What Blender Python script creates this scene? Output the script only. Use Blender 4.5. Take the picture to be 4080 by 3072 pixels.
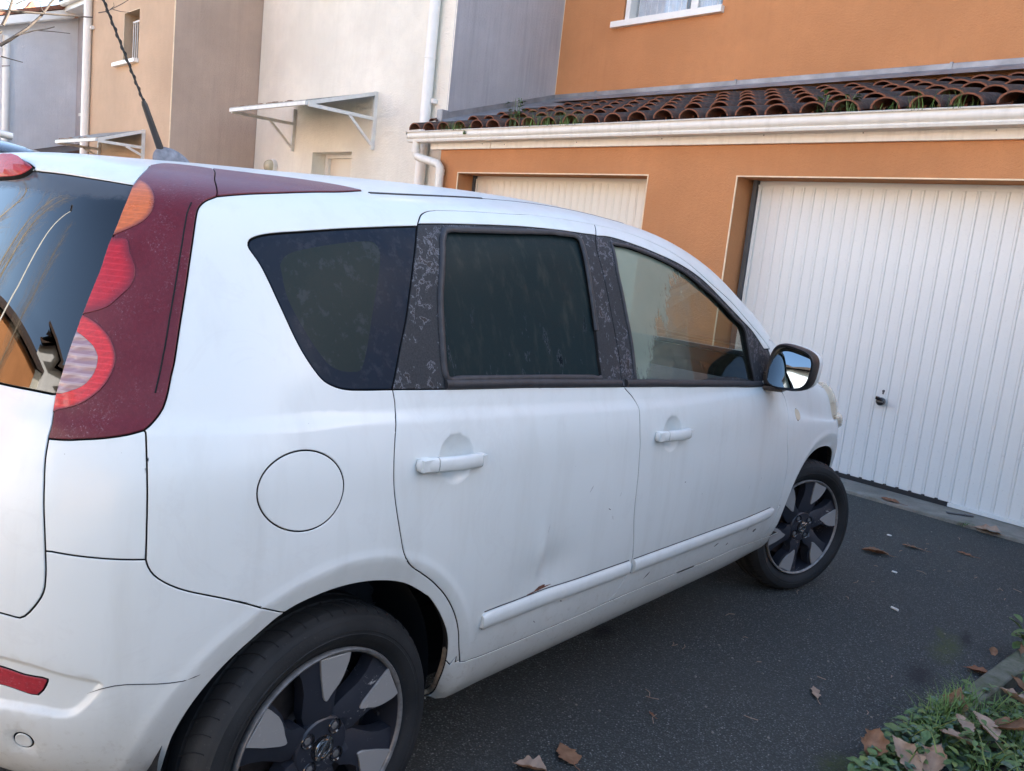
import bpy, bmesh, math, random
import numpy as np
from mathutils import Vector, Matrix, Euler
from mathutils.geometry import delaunay_2d_cdt
random.seed(7); np.random.seed(7)
for o in list(bpy.data.objects): bpy.data.objects.remove(o, do_unlink=True)
SC = bpy.context.scene
COL = SC.collection
# ---------------------------------------------------------------- camera, sky, sun, exposure
RAD = math.radians
cd = bpy.data.cameras.new('camera'); cam = bpy.data.objects.new('camera', cd); COL.objects.link(cam)
cam.matrix_world = Matrix([[0.676628, -0.185757, 0.712509, 2.15115], [0.728371, 0.027, -0.684651, -0.80035], [0.107941, 0.982225, 0.153569, 1.32931], [0, 0, 0, 1]])
cd.sensor_fit = 'HORIZONTAL'; cd.sensor_width = 36.0; cd.lens = 30.0281
cd.clip_start = .05; cd.clip_end = 2000
SC.camera = cam
SUN_EL, SUN_AZ = 25.0, 38.0            # azimuth measured from +Y (the way the houses face away from) towards +X
world = bpy.data.worlds.new('World'); SC.world = world; world.use_nodes = True
wn = world.node_tree.nodes; wl = world.node_tree.links; wn.clear()
sky = wn.new('ShaderNodeTexSky'); sky.sky_type = 'NISHITA'; sky.sun_disc = False
sky.sun_elevation = RAD(SUN_EL); sky.sun_rotation = RAD(SUN_AZ)
sky.air_density = .9; sky.dust_density = 1.2; sky.ozone_density = .4
bg = wn.new('ShaderNodeBackground'); bg.inputs['Strength'].default_value = .11
wo = wn.new('ShaderNodeOutputWorld'); wl.new(sky.outputs[0], bg.inputs[0]); wl.new(bg.outputs[0], wo.inputs[0])
sl = bpy.data.lights.new('sun', 'SUN'); sl.energy = 5.0; sl.angle = RAD(.53); sl.color = (1, .93, .82)
sun = bpy.data.objects.new('sun', sl); COL.objects.link(sun)
_sd = Vector((math.sin(RAD(SUN_AZ))*math.cos(RAD(SUN_EL)), math.cos(RAD(SUN_AZ))*math.cos(RAD(SUN_EL)), math.sin(RAD(SUN_EL))))
sun.rotation_euler = _sd.to_track_quat('Z', 'Y').to_euler(); sun.location = (30, 30, 30)
vs = SC.view_settings; vs.view_transform = 'Standard'; vs.look = 'None'; vs.gamma = 1.0; vs.use_curve_mapping = False
vs.exposure = 2.62
SC.cycles.max_bounces = 8; SC.cycles.transparent_max_bounces = 12; SC.cycles.caustics_reflective = False; SC.cycles.caustics_refractive = False

# ---------------------------------------------------------------- helpers
def tag(o, label=None, cat=None, group=None, kind=None):
    if label: o['label'] = label
    if cat: o['category'] = cat
    if group: o['group'] = group
    if kind: o['kind'] = kind
    return o
def empty(name, loc=(0, 0, 0), rz=0, parent=None):
    o = bpy.data.objects.new(name, None); COL.objects.link(o); o.location = loc; o.rotation_euler = (0, 0, rz)
    o.empty_display_size = .2
    if parent: o.parent = parent
    return o
def mobj(name, verts, faces, mats, parent=None, smooth=False, fmat=None, normals=None, loc=None):
    me = bpy.data.meshes.new(name); me.from_pydata([tuple(map(float, v)) for v in verts], [], [tuple(map(int, f)) for f in faces])
    if not isinstance(mats, (list, tuple)): mats = [mats]
    for m in mats: me.materials.append(m)
    if fmat is not None: me.polygons.foreach_set('material_index', [int(i) for i in fmat])
    if smooth: me.polygons.foreach_set('use_smooth', [True]*len(me.polygons))
    me.update()
    if normals is not None: me.normals_split_custom_set_from_vertices([tuple(map(float, n)) for n in normals])
    o = bpy.data.objects.new(name, me); COL.objects.link(o)
    if parent: o.parent = parent
    if loc is not None: o.location = loc
    return o
def bobj(name, bm, mats, parent=None, smooth=None, loc=None, rot=None):
    bmesh.ops.recalc_face_normals(bm, faces=bm.faces)
    me = bpy.data.meshes.new(name); bm.to_mesh(me); bm.free()
    if not isinstance(mats, (list, tuple)): mats = [mats]
    for m in mats: me.materials.append(m)
    if smooth is not None:
        me.polygons.foreach_set('use_smooth', [True]*len(me.polygons))
        if smooth < 179: me.set_sharp_from_angle(angle=RAD(smooth))
    o = bpy.data.objects.new(name, me); COL.objects.link(o)
    if parent: o.parent = parent
    if loc is not None: o.location = loc
    if rot is not None: o.rotation_euler = rot
    return o
def copyo(o, parent=None, loc=None, rot=None, name=None):
    c = o.copy(); COL.objects.link(c)
    if name: c.name = name
    if parent is not None: c.parent = parent
    if loc is not None: c.location = loc
    if rot is not None: c.rotation_euler = rot
    return c
def bx(bm, x0, x1, y0, y1, z0, z1, bev=0, mi=0):
    r = bmesh.ops.create_cube(bm, size=1); vs_ = r['verts']
    for v in vs_: v.co = Vector(((x0+x1)/2+v.co.x*(x1-x0), (y0+y1)/2+v.co.y*(y1-y0), (z0+z1)/2+v.co.z*(z1-z0)))
    fs = set(f for v in vs_ for f in v.link_faces)
    for f in fs: f.material_index = mi
    if bev > 0:
        es = list(set(e for v in vs_ for e in v.link_edges))
        r = bmesh.ops.bevel(bm, geom=es, offset=bev, segments=2, affect='EDGES', profile=.5)
        for f in r['faces']: f.material_index = mi
def box(name, x0, x1, y0, y1, z0, z1, mat, parent=None, bev=0):
    bm = bmesh.new(); bx(bm, x0, x1, y0, y1, z0, z1, bev); return bobj(name, bm, mat, parent)
def bar(bm, a, b, w, h, up=(0, 0, 1), mi=0):
    a = Vector(a); b = Vector(b); d = (b-a).normalized(); u = Vector(up); s = d.cross(u)
    if s.length < 1e-4: s = d.cross(Vector((1, 0, 0)))
    s.normalize(); u = s.cross(d)
    vs_ = [bm.verts.new(p+s*sx*w/2+u*sz*h/2) for p in (a, b) for sx, sz in ((-1, -1), (1, -1), (1, 1), (-1, 1))]
    for q in ((0, 1, 2, 3), (7, 6, 5, 4), (0, 4, 5, 1), (1, 5, 6, 2), (2, 6, 7, 3), (3, 7, 4, 0)):
        f = bm.faces.new([vs_[i] for i in q]); f.material_index = mi
def tube(bm, pts, r, n=8, mi=0, cap=True, closed=False, flat=None, nrm=None):
    pts = [Vector(p) for p in pts]; m = len(pts); rings = []
    rr = r if isinstance(r, (list, tuple)) else [r]*m
    pu = None
    for i, p in enumerate(pts):
        t = (pts[(i+1) % m]-pts[i-1]) if closed else (pts[min(i+1, m-1)]-pts[max(i-1, 0)])
        t.normalize()
        if nrm is not None: u = Vector(nrm[i])
        elif pu is None: u = Vector((0, 0, 1)) if abs(t.z) < .9 else Vector((1, 0, 0))
        else: u = pu
        u = (u-t*u.dot(t)).normalized(); pu = u; s = t.cross(u); k = flat or 1.0
        rings.append([bm.verts.new(p+u*math.cos(2*math.pi*j/n)*rr[i]*k+s*math.sin(2*math.pi*j/n)*rr[i]) for j in range(n)])
    for i in range(m if closed else m-1):
        A, B = rings[i], rings[(i+1) % m]
        for j in range(n):
            f = bm.faces.new((A[j], A[(j+1) % n], B[(j+1) % n], B[j])); f.material_index = mi
    if cap and not closed:
        for R_ in (rings[0], rings[-1]):
            f = bm.faces.new(R_); f.material_index = mi
def lathe(bm, prof, n=48, axis='X', mi=0, c=(0, 0, 0)):
    # prof: (r, h) pairs spun round the axis
    rings = []
    for r, h in prof:
        ring = []
        for j in range(n):
            a = 2*math.pi*j/n; ca, sa = math.cos(a)*r, math.sin(a)*r
            co = (h, ca, sa) if axis == 'X' else ((ca, sa, h) if axis == 'Z' else (ca, h, sa))
            ring.append(bm.verts.new(Vector(co)+Vector(c)))
        rings.append(ring)
    for A, B in zip(rings, rings[1:]):
        for j in range(n):
            f = bm.faces.new((A[j], A[(j+1) % n], B[(j+1) % n], B[j])); f.material_index = mi
    return rings
def prism(bm, poly, d0, d1, axis='X', mi=0):
    # poly: 2-D outline; extruded from d0 to d1 along the axis
    def P(a, b, d): return (d, a, b) if axis == 'X' else ((a, d, b) if axis == 'Y' else (a, b, d))
    A = [bm.verts.new(P(a, b, d0)) for a, b in poly]; B = [bm.verts.new(P(a, b, d1)) for a, b in poly]
    n = len(poly)
    f = bm.faces.new(A); f.material_index = mi
    f = bm.faces.new(B[::-1]); f.material_index = mi
    for i in range(n):
        f = bm.faces.new((A[i], B[i], B[(i+1) % n], A[(i+1) % n])); f.material_index = mi
# ---------------------------------------------------------------- materials
class NT:
    def __init__(s, name):
        s.m = bpy.data.materials.new(name); s.m.use_nodes = True; s.t = s.m.node_tree; s.t.nodes.clear()
        s.out = s.n('ShaderNodeOutputMaterial'); s.tc = s.n('ShaderNodeTexCoord'); s.geo = None
    def n(s, typ, **kw):
        o = s.t.nodes.new(typ)
        for k, v in kw.items(): setattr(o, k, v)
        return o
    def set(s, sock, v):
        if hasattr(v, 'links') or isinstance(v, bpy.types.NodeSocket): s.t.links.new(v, sock)
        elif isinstance(v, (tuple, list)) and len(v) == 3 and sock.type == 'RGBA': sock.default_value = (*v, 1)
        else: sock.default_value = v
    def obj(s, scale=(1, 1, 1), loc=(0, 0, 0), rot=(0, 0, 0)):
        m = s.n('ShaderNodeMapping'); s.t.links.new(s.tc.outputs['Object'], m.inputs[0])
        m.inputs['Scale'].default_value = scale; m.inputs['Location'].default_value = loc; m.inputs['Rotation'].default_value = rot
        return m.outputs[0]
    def noise(s, scale, detail=4, rough=.55, vec=None, dist=0, col=False):
        o = s.n('ShaderNodeTexNoise'); s.set(o.inputs['Vector'], vec if vec is not None else s.tc.outputs['Object'])
        o.inputs['Scale'].default_value = scale; o.inputs['Detail'].default_value = detail; o.inputs['Roughness'].default_value = rough
        o.inputs['Distortion'].default_value = dist
        return o.outputs[1 if col else 0]
    def vor(s, scale, vec=None, feat='F1', out=0, rnd=1):
        o = s.n('ShaderNodeTexVoronoi', feature=feat); s.set(o.inputs['Vector'], vec if vec is not None else s.tc.outputs['Object'])
        o.inputs['Scale'].default_value = scale; o.inputs['Randomness'].default_value = rnd
        return o.outputs[out]
    def ramp(s, fac, *stops):
        o = s.n('ShaderNodeValToRGB'); s.set(o.inputs[0], fac); e = o.color_ramp.elements
        while len(e) < len(stops): e.new(.5)
        for k, (p, c) in zip(e, stops):
            k.position = p; k.color = (c, c, c, 1) if not isinstance(c, (tuple, list)) else (*c, 1)
        return o.outputs[0]
    def math(s, op, a, b=None, clamp=False):
        o = s.n('ShaderNodeMath', operation=op, use_clamp=clamp); s.set(o.inputs[0], a)
        if b is not None: s.set(o.inputs[1], b)
        return o.outputs[0]
    def mix(s, f, a, b, typ='MIX'):
        o = s.n('ShaderNodeMix', data_type='RGBA', blend_type=typ); s.set(o.inputs[0], f); s.set(o.inputs[6], a); s.set(o.inputs[7], b)
        return o.outputs[2]
    def bump(s, h, strength=.3, dist=.01, nrm=None):
        o = s.n('ShaderNodeBump'); s.set(o.inputs['Height'], h); o.inputs['Strength'].default_value = strength; o.inputs['Distance'].default_value = dist
        if nrm is not None: s.set(o.inputs['Normal'], nrm)
        return o.outputs[0]
    def bsdf(s, base=(.5, .5, .5), rough=.5, metal=0, spec=.5, coat=0, coat_r=.05, nrm=None, sub=0, **kw):
        o = s.n('ShaderNodeBsdfPrincipled'); s.set(o.inputs['Base Color'], base); s.set(o.inputs['Roughness'], rough); s.set(o.inputs['Metallic'], metal)
        s.set(o.inputs['Specular IOR Level'], spec); s.set(o.inputs['Coat Weight'], coat); s.set(o.inputs['Coat Roughness'], coat_r)
        if nrm is not None: s.set(o.inputs['Normal'], nrm)
        for k, v in kw.items(): s.set(o.inputs[k], v)
        return o.outputs[0]
    def mixs(s, f, a, b):
        o = s.n('ShaderNodeMixShader'); s.set(o.inputs[0], f); s.set(o.inputs[1], a); s.set(o.inputs[2], b); return o.outputs[0]
    def sep(s, vec=None):
        o = s.n('ShaderNodeSeparateXYZ'); s.set(o.inputs[0], vec if vec is not None else s.tc.outputs['Object']); return o.outputs
    def end(s, sh): s.t.links.new(sh, s.out.inputs[0]); return s.m
def plain(name, c, rough=.5, metal=0, spec=.5, coat=0, var=.12, scale=12, bump=0, bscale=90):
    t = NT(name); n = t.noise(scale, 5)
    col = t.mix(t.ramp(n, (.3, 0), (.7, 1)), tuple(x*(1-var) for x in c), tuple(min(1, x*(1+var)) for x in c))
    nr = t.bump(t.noise(bscale, 3), bump, .004) if bump else None
    return t.end(t.bsdf(col, rough, metal, spec, coat, nrm=nr))
def stucco(name, c, streak=0, stain=(.5, .5, .5), grain=170, gs=.9):
    t = NT(name)
    big = t.noise(.9, 4); mid = t.noise(7, 5)
    col = t.mix(t.ramp(big, (.35, 0), (.7, 1)), tuple(x*.88 for x in c), tuple(min(1, x*1.08) for x in c))
    col = t.mix(t.math('MULTIPLY', t.ramp(mid, (.42, 0), (.8, 1)), .32), col, tuple(x*.8 for x in c))
    if streak:
        st = t.noise(1, 6, .65, t.obj((26, 26, 1.1))); st2 = t.noise(1, 3, .5, t.obj((5, 5, .5), (3, 1, 2)))
        f = t.math('MULTIPLY', t.math('MULTIPLY', t.ramp(st, (.42, 0), (.72, 1)), t.ramp(st2, (.3, .15), (.65, 1))), streak)
        col = t.mix(f, col, tuple(x*y for x, y in zip(c, stain)))
    g = t.noise(grain, 3, .6); g2 = t.noise(grain*.28, 3, .6)
    h = t.math('ADD', g, t.math('MULTIPLY', g2, 1.2))
    col = t.mix(t.ramp(g, (.25, .5), (.45, 0)), col, tuple(x*.72 for x in c))
    return t.end(t.bsdf(col, .93, spec=.15, nrm=t.bump(h, gs, .006)))
M = {}
M['orange'] = stucco('orange_render', (.56, .255, .115), .22, (.8, .75, .7))
M['orange_low'] = M['orange']
M['grey_render'] = stucco('grey_render', (.50, .475, .49), .6, (.55, .56, .6))
M['white_render'] = stucco('white_render', (.82, .79, .705), .16, (.72, .72, .7))
M['beige'] = stucco('beige_render', (.58, .42, .295), .08, (.8, .8, .8))
M['brown'] = stucco('brown_render', (.52, .385, .305), .35, (.68, .68, .7))
M['lightgrey'] = stucco('light_grey_render', (.74, .74, .76), .35, (.75, .76, .8))
M['pink'] = stucco('pale_pink_render', (.62, .52, .44), .1, (.8, .8, .8))
M['bead'] = plain('corner_bead', (.80, .62, .42), .6)
M['bead_w'] = plain('corner_bead_pale', (.8, .76, .68), .6)
M['pvc'] = plain('white_pvc', (.78, .77, .74), .35, var=.05, scale=6)
def dirty_pvc():
    t = NT('weathered_pvc'); st = t.noise(1, 5, .6, t.obj((18, 3, 4))); bl = t.noise(3, 5)
    f = t.math('MULTIPLY', t.ramp(st, (.45, 0), (.75, 1)), t.ramp(bl, (.35, .1), (.7, .55)))
    col = t.mix(f, (.76, .735, .68), (.42, .40, .35))
    return t.end(t.bsdf(col, .42))
M['pvc_dirty'] = dirty_pvc()
def door_mat(name, c):
    t = NT(name); n = t.noise(2.2, 4); d = t.noise(60, 6, .7); z = t.sep()[2]
    col = t.mix(t.ramp(n, (.35, 0), (.7, 1)), tuple(x*.95 for x in c), c)
    col = t.mix(t.math('MULTIPLY', t.ramp(d, (.58, 0), (.72, 1)), .35), col, tuple(x*.5 for x in c))
    return t.end(t.bsdf(col, .42, spec=.4, nrm=t.bump(t.noise(9, 4), .08, .01)))
M['door_white'] = door_mat('white_door_steel', (.715, .735, .725))
M['door_cream'] = door_mat('cream_door_steel', (.72, .68, .60))
M['steel_dark'] = plain('dark_steel', (.10, .10, .105), .5, .3)
M['rubber'] = plain('rubber_strip', (.018, .018, .02), .8)
M['zinc'] = plain('zinc_flashing', (.28, .285, .30), .55, .5, var=.3, scale=5, bump=.2, bscale=25)
def tile_mat(name, weathered):
    t = NT(name); n = t.noise(5, 6, .65); f = t.noise(45, 5, .7); k = t.noise(1.6, 3)
    rnd = t.n('ShaderNodeObjectInfo').outputs['Random']
    clay = t.mix(t.ramp(f, (.3, 0), (.7, 1)), (.19, .072, .042), (.29, .125, .078))
    lich = t.mix(t.ramp(t.noise(30, 4), (.4, 0), (.65, 1)), (.036, .031, .031), (.085, .070, .064))
    lich = t.mix(t.math('MULTIPLY', rnd, .5), lich, (.11, .075, .06))
    w = t.math('MULTIPLY', t.ramp(n, (.28, .55), (.50, 1)), weathered, True)
    w = t.math('MAXIMUM', w, t.math('MULTIPLY', t.ramp(t.noise(24, 5), (.52, 0), (.62, 1)), .8))
    col = t.mix(w, clay, lich)
    col = t.mix(t.math('MULTIPLY', t.ramp(k, (.62, 0), (.72, 1)), t.ramp(f, (.5, 0), (.7, .8))), col, (.085, .10, .03))
    return t.end(t.bsdf(col, .92, spec=.2, nrm=t.bump(f, .5, .006)))
M['tile'] = tile_mat('weathered_clay_tile', 1.0)
M['tile_rim'] = tile_mat('broken_clay_rim', .10)
def asphalt():
    t = NT('asphalt'); s = t.vor(165); sc = t.vor(165, out=1); s2 = t.vor(330); big = t.noise(.7, 4); mid = t.noise(5, 5)
    hv = t.n('ShaderNodeSeparateColor'); t.set(hv.inputs[0], sc)
    st = t.ramp(hv.outputs[0], (0, (.036, .044, .043)), (.5, (.088, .104, .101)), (.82, (.175, .195, .186)), (.965, (.30, .32, .305)), (1, (.48, .485, .47)))
    col = t.mix(t.ramp(s, (.0, 0), (.55, 1)), st, (.026, .029, .029))
    col = t.mix(t.math('MULTIPLY', t.ramp(big, (.35, 0), (.7, 1)), .6), col, t.mix(.6, col, (.085, .084, .074)))
    col = t.mix(t.math('MULTIPLY', t.ramp(t.noise(2.6, 5, .65), (.45, 0), (.7, 1)), .40), col, (.042, .048, .049))
    # moss and a dark oily patch beside the kerb
    def blob(x, y, rx, ry, rot=0):
        v = t.obj((1, 1, 1), (0, 0, 0)); m = t.n('ShaderNodeMapping', vector_type='TEXTURE'); t.set(m.inputs[0], v)
        m.inputs['Location'].default_value = (x, y, 0); m.inputs['Scale'].default_value = (rx, ry, 1); m.inputs['Rotation'].default_value = (0, 0, rot)
        l = t.n('ShaderNodeVectorMath', operation='LENGTH'); t.set(l.inputs[0], m.outputs[0])
        d = t.math('ADD', l.outputs['Value'], t.math('MULTIPLY', t.math('SUBTRACT', t.noise(16, 6, .7), .5), 1.7))
        return t.ramp(d, (.25, 1), (1.05, 0))
    moss = t.math('MAXIMUM', blob(1.12, 2.68, .07, .20, .2), t.math('MAXIMUM', blob(1.05, 2.80, .025, .09, .5), blob(1.25, 1.50, .07, .10)))
    moss = t.math('MULTIPLY', moss, t.ramp(t.noise(70, 4), (.3, .25), (.6, .9)))
    col = t.mix(moss, col, (.055, .068, .022))
    oil = t.math('MAXIMUM', blob(1.15, 2.32, .06, .15, .3), t.math('MAXIMUM', blob(1.13, 2.85, .03, .13, .3), blob(.32, 1.56, .05, .09, .4)))
    col = t.mix(t.math('MULTIPLY', oil, .75), col, (.010, .010, .014))
    h = t.math('ADD', t.math('MULTIPLY', s, -1), t.math('MULTIPLY', mid, .3))
    return t.end(t.bsdf(col, .8, spec=.35, nrm=t.bump(h, .55, .006)))
M['asphalt'] = asphalt()
def concrete(name, a, b, moss=0):
    t = NT(name); n = t.noise(4, 6, .6); f = t.noise(80, 5, .7)
    col = t.mix(t.ramp(n, (.3, 0), (.7, 1)), a, b); col = t.mix(t.math('MULTIPLY', t.ramp(f, (.5, 0), (.7, 1)), .4), col, tuple(x*.6 for x in a))
    if moss: col = t.mix(t.math('MULTIPLY', t.ramp(t.noise(9, 6, .7), (.42, 0), (.62, 1)), moss), col, (.06, .075, .03))
    return t.end(t.bsdf(col, .9, spec=.2, nrm=t.bump(f, .5, .005)))
M['concrete'] = concrete('concrete_sill', (.19, .175, .155), (.30, .28, .25), .25)
M['bounce_gravel'] = concrete('pale_bounce_gravel', (.30, .27, .22), (.46, .42, .35))
M['kerb'] = concrete('mossy_kerb', (.11, .11, .085), (.20, .19, .155), .7)
M['soil'] = concrete('dark_soil', (.022, .018, .014), (.05, .042, .032))
def car_paint():
    t = NT('white_car_paint'); x, y, z = t.sep()
    n = t.noise(1.3, 3); d = t.noise(120, 4, .7); runs = t.noise(1, 5, .6, t.obj((14, 14, 2.0)))
    col = t.mix(t.ramp(n, (.35, 0), (.7, 1)), (.615, .65, .638), (.655, .685, .672))
    # dried water runs and road grime spattered low on the doors
    col = t.mix(t.math('MULTIPLY', t.ramp(runs, (.50, 0), (.72, 1)), .26), col, (.46, .47, .44))
    col = t.mix(t.math('MULTIPLY', t.ramp(t.noise(4.5, 6, .7, dist=1.2), (.56, 0), (.60, 1), (.64, 0)), .16), col, (.52, .53, .52))
    low = t.ramp(z, (.30, 1), (.56, 0)); sp = t.ramp(t.noise(55, 6, .75), (.55, 0), (.72, 1))
    col = t.mix(t.math('MULTIPLY', t.math('MULTIPLY', low, t.math('ADD', t.math('MULTIPLY', sp, .6), .48)), .85), col, (.30, .27, .215))
    specks = t.ramp(t.vor(38), (.018, 1), (.03, 0)); keep = t.ramp(t.noise(6, 2), (.60, 0), (.62, 1))
    col = t.mix(t.math('MULTIPLY', specks, keep), col, (.12, .11, .10))
    rg = t.math('ADD', .38, t.math('MULTIPLY', t.ramp(t.noise(3, 5), (.4, 0), (.7, 1)), .12))
    return t.end(t.bsdf(col, rg, spec=.45, coat=.28, coat_r=.10, nrm=t.bump(t.noise(2.2, 3), .02, .02)))
M['paint'] = car_paint()
def frost_black(name, amt=1.0):
    t = NT(name); a = t.noise(46, 7, .70, dist=.4); b = t.noise(7, 3); c = t.noise(260, 3)
    base = t.mix(t.ramp(c, (.3, 0), (.7, 1)), (.011, .013, .016), (.028, .032, .039))
    n2 = t.math('ADD', t.math('MULTIPLY', a, .65), t.math('MULTIPLY', b, .35))
    clear = t.ramp(n2, (.565, 0), (.58, 1)); edge = t.ramp(n2, (.548, 0), (.564, 1), (.570, 1), (.579, 0))
    col = t.mix(clear, base, (.006, .006, .009))
    col = t.mix(t.math('MULTIPLY', edge, .8*amt), col, (.19, .195, .23))
    return t.end(t.bsdf(col, t.mix(clear, (.75, .75, .75), (.55, .55, .55)), spec=.4))
M['trim'] = frost_black('frosted_black_trim')
M['black'] = plain('black_plastic', (.012, .012, .014), .5)
M['black_seal'] = plain('rubber_seal', (.020, .021, .026), .6, var=.4, scale=40)
M['gloss_black'] = plain('gloss_black', (.008, .008, .010), .12, coat=.5)
M['interior'] = plain('grey_interior', (.06, .062, .066), .8)
M['fabric'] = plain('seat_fabric', (.05, .052, .058), .95, bump=.3, bscale=300)
M['under'] = plain('underbody', (.004, .0045, .006), .9)
def glass(name, tint, frost=None, gl=(1, 1, 1), rough=.0, f0=None):
    t = NT(name); tr = t.n('ShaderNodeBsdfTransparent'); t.set(tr.inputs[0], tint)
    g = t.n('ShaderNodeBsdfGlossy'); t.set(g.inputs[0], gl); g.inputs['Roughness'].default_value = rough
    n_ = f0 or 1.5; F0 = ((n_-1)/(n_+1))**2; lw = t.n('ShaderNodeLayerWeight')
    fac = t.math('ADD', t.math('MULTIPLY', t.math('POWER', lw.outputs['Facing'], 5.0), 1-F0), F0)   # Schlick, the same from either side of the pane
    sh = t.mixs(fac, tr.outputs[0], g.outputs[0])
    if frost:
        fac, col = frost(t); d = t.n('ShaderNodeBsdfDiffuse'); t.set(d.inputs[0], col); sh = t.mixs(fac, sh, d.outputs[0])
    return t.end(sh)
def fr_quarter(t):
    b = t.noise(3, 4); g = t.noise(300, 2); e = t.noise(26, 6, .7)
    f = t.math('ADD', t.ramp(b, (.3, .80), (.7, .90)), t.math('MULTIPLY', t.ramp(g, (.4, 0), (.7, 1)), .12))
    return f, t.mix(t.ramp(e, (.55, 0), (.64, 1)), (.021, .032, .033), (.035, .046, .052))
def fr_rear_side(t):
    st = t.noise(1, 6, .65, t.obj((30, 30, 3.0))); b = t.noise(5, 5); g = t.noise(300, 2)
    f = t.math('ADD', t.ramp(b, (.3, .80), (.7, .90)), t.math('MULTIPLY', t.ramp(g, (.4, 0), (.7, 1)), .10))
    # thin melted runs in the rime
    n2 = t.noise(1, 7, .68, t.obj((24, 24, 5))); run = t.math('MULTIPLY', t.ramp(n2, (.63, 0), (.65, 1)), t.ramp(t.math('SUBTRACT', t.sep()[2], .8), (.34, 1), (.42, 0)))
    col = t.mix(t.math('MULTIPLY', t.ramp(st, (.52, 0), (.75, 1)), .6), (.016, .027, .030), (.050, .058, .050))
    col = t.mix(run, col, (.006, .010, .014))
    edge = t.math('MULTIPLY', t.ramp(n2, (.60, 0), (.625, 1), (.64, 0)), t.ramp(t.math('SUBTRACT', t.sep()[2], .8), (.34, .8), (.42, 0)))
    return f, t.mix(edge, col, (.07, .085, .10))
def fr_front(t):
    # rime left on the rear half of the pane, scraped clear in front with ragged downward tongues
    x, y, z = t.sep(); n = t.noise(1, 6, .7, t.obj((20, 20, 4))); n3 = t.noise(1, 7, .7, t.obj((60, 60, 16)))
    edge = t.math('ADD', t.math('MULTIPLY', t.math('SUBTRACT', z, 1.1), 1.0), 1.09)
    d = t.math('SUBTRACT', y, edge)
    d = t.math('ADD', d, t.math('MULTIPLY', t.math('SUBTRACT', n, .5), .42))
    d = t.math('ADD', d, t.math('MULTIPLY', t.math('SUBTRACT', n3, .5), .22))
    f = t.ramp(d, (.46, .80), (.50, .0)) if False else t.ramp(t.math('ADD', d, .5), (.50, .74), (.57, .34), (.74, .16), (.95, .03))
    return f, t.mix(t.noise(9, 4), (.205, .245, .195), (.265, .31, .25))
def fr_rear(t):
    x, y, z = t.sep(); n = t.noise(14, 6, .65)
    d = t.math('ADD', t.math('SUBTRACT', z, 1.352), t.math('MULTIPLY', t.math('SUBTRACT', n, .5), .05))
    e = t.math('ADD', t.math('SUBTRACT', t.math('ABSOLUTE', x), .555), t.math('MULTIPLY', t.math('SUBTRACT', n, .5), .05))
    return t.math('MULTIPLY', t.ramp(t.math('ADD', d, .5), (.5, 0), (.512, 1)), .55), (.10, .115, .135)
M['g_quarter'] = glass('privacy_glass', (.035, .045, .045), fr_quarter, rough=.35)
M['g_frit'] = glass('frit_glass', (.004, .005, .007), lambda t: (t.ramp(t.noise(8, 6, .65), (.3, .75), (.7, .92)), t.mix(t.ramp(t.noise(40, 6, .7), (.52, 0), (.66, 1)), (.012, .021, .036), (.026, .034, .050))), rough=.35)
M['g_rear_side'] = glass('privacy_glass_door', (.035, .045, .045), fr_rear_side, rough=.3)
M['g_front'] = glass('door_glass', (.70, .76, .72), fr_front)
M['g_screen'] = glass('windscreen_glass', (.78, .83, .80))
M['g_rear'] = glass('tailgate_glass', (.02, .024, .028), fr_rear, f0=1.75)
M['g_house'] = glass('window_glass', (.88, .90, .92), f0=1.6)
M['mirror'] = plain('mirror_glass', (.21, .25, .28), .01, 1.0, var=0)
def lens(name, c, frost=.5, fc=(.42, .36, .44), top=.6, soft=None, coat=.06, rough=.22):
    t = NT(name); b = t.noise(9, 5); f = t.noise(170, 5, .75); e = t.noise(24, 6, .7)
    g = t.n('ShaderNodeNewGeometry'); up = t.sep(g.outputs['Normal'])[2]
    x_, y_, z_ = t.sep(); rib_ = t.math('SINE', t.math('MULTIPLY', t.math('ADD', x_, t.math('MULTIPLY', y_, -.8)), 900)); row_ = t.math('SINE', t.math('MULTIPLY', z_, 620))
    base = t.mix(t.ramp(t.noise(120, 2), (.3, 0), (.7, 1)), c, tuple(x*.75 for x in c))
    if soft:
        base = t.mix(t.math('MULTIPLY', t.ramp(rib_, (.3, 0), (.8, 1)), .30), base, tuple(x*.55 for x in c)); base = t.mix(t.math('MULTIPLY', t.ramp(row_, (.6, 0), (.9, 1)), .25), base, tuple(min(1, x*1.5+.03) for x in c))
        at = t.n('ShaderNodeAttribute'); at.attribute_name = 'edge'; base = t.mix(t.ramp(at.outputs['Fac'], (0, 1), (soft, 0)), base, (.11, .008, .014))
    k = t.math('MULTIPLY', t.math('ADD', t.ramp(b, (.35, .25), (.7, .8)), t.math('MULTIPLY', t.ramp(f, (.52, 0), (.7, 1)), .5)), frost)
    k = t.math('ADD', k, t.math('MULTIPLY', t.ramp(up, (.80, 0), (1.0, 1)), top), True)   # hoar settles on what faces up
    sp = t.math('MULTIPLY', t.ramp(t.noise(230, 5, .8), (.55, 0), (.66, 1)), t.ramp(t.noise(13, 5, .7), (.50, 0), (.62, 1)))
    base = t.mix(t.math('MULTIPLY', sp, min(1, frost*1.6)), base, (.34, .27, .31))
    col = t.mix(k, base, t.mix(t.ramp(up, (.8, 0), (1., 1)), fc, (.32, .19, .23)))
    nr = t.bump(f, .25, .003)
    return t.end(t.bsdf(col, t.math('ADD', rough, t.math('MULTIPLY', k, .6), True), spec=.25, coat=coat, coat_r=.04, nrm=nr))
M['lamp_dark'] = lens('dark_red_lens', (.105, .006, .012), .36, (.17, .045, .065), .15)
M['lamp_red'] = lens('red_lens', (.46, .008, .014), .18, (.40, .06, .09), .0, soft=.8, coat=.45, rough=.15)
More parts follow.
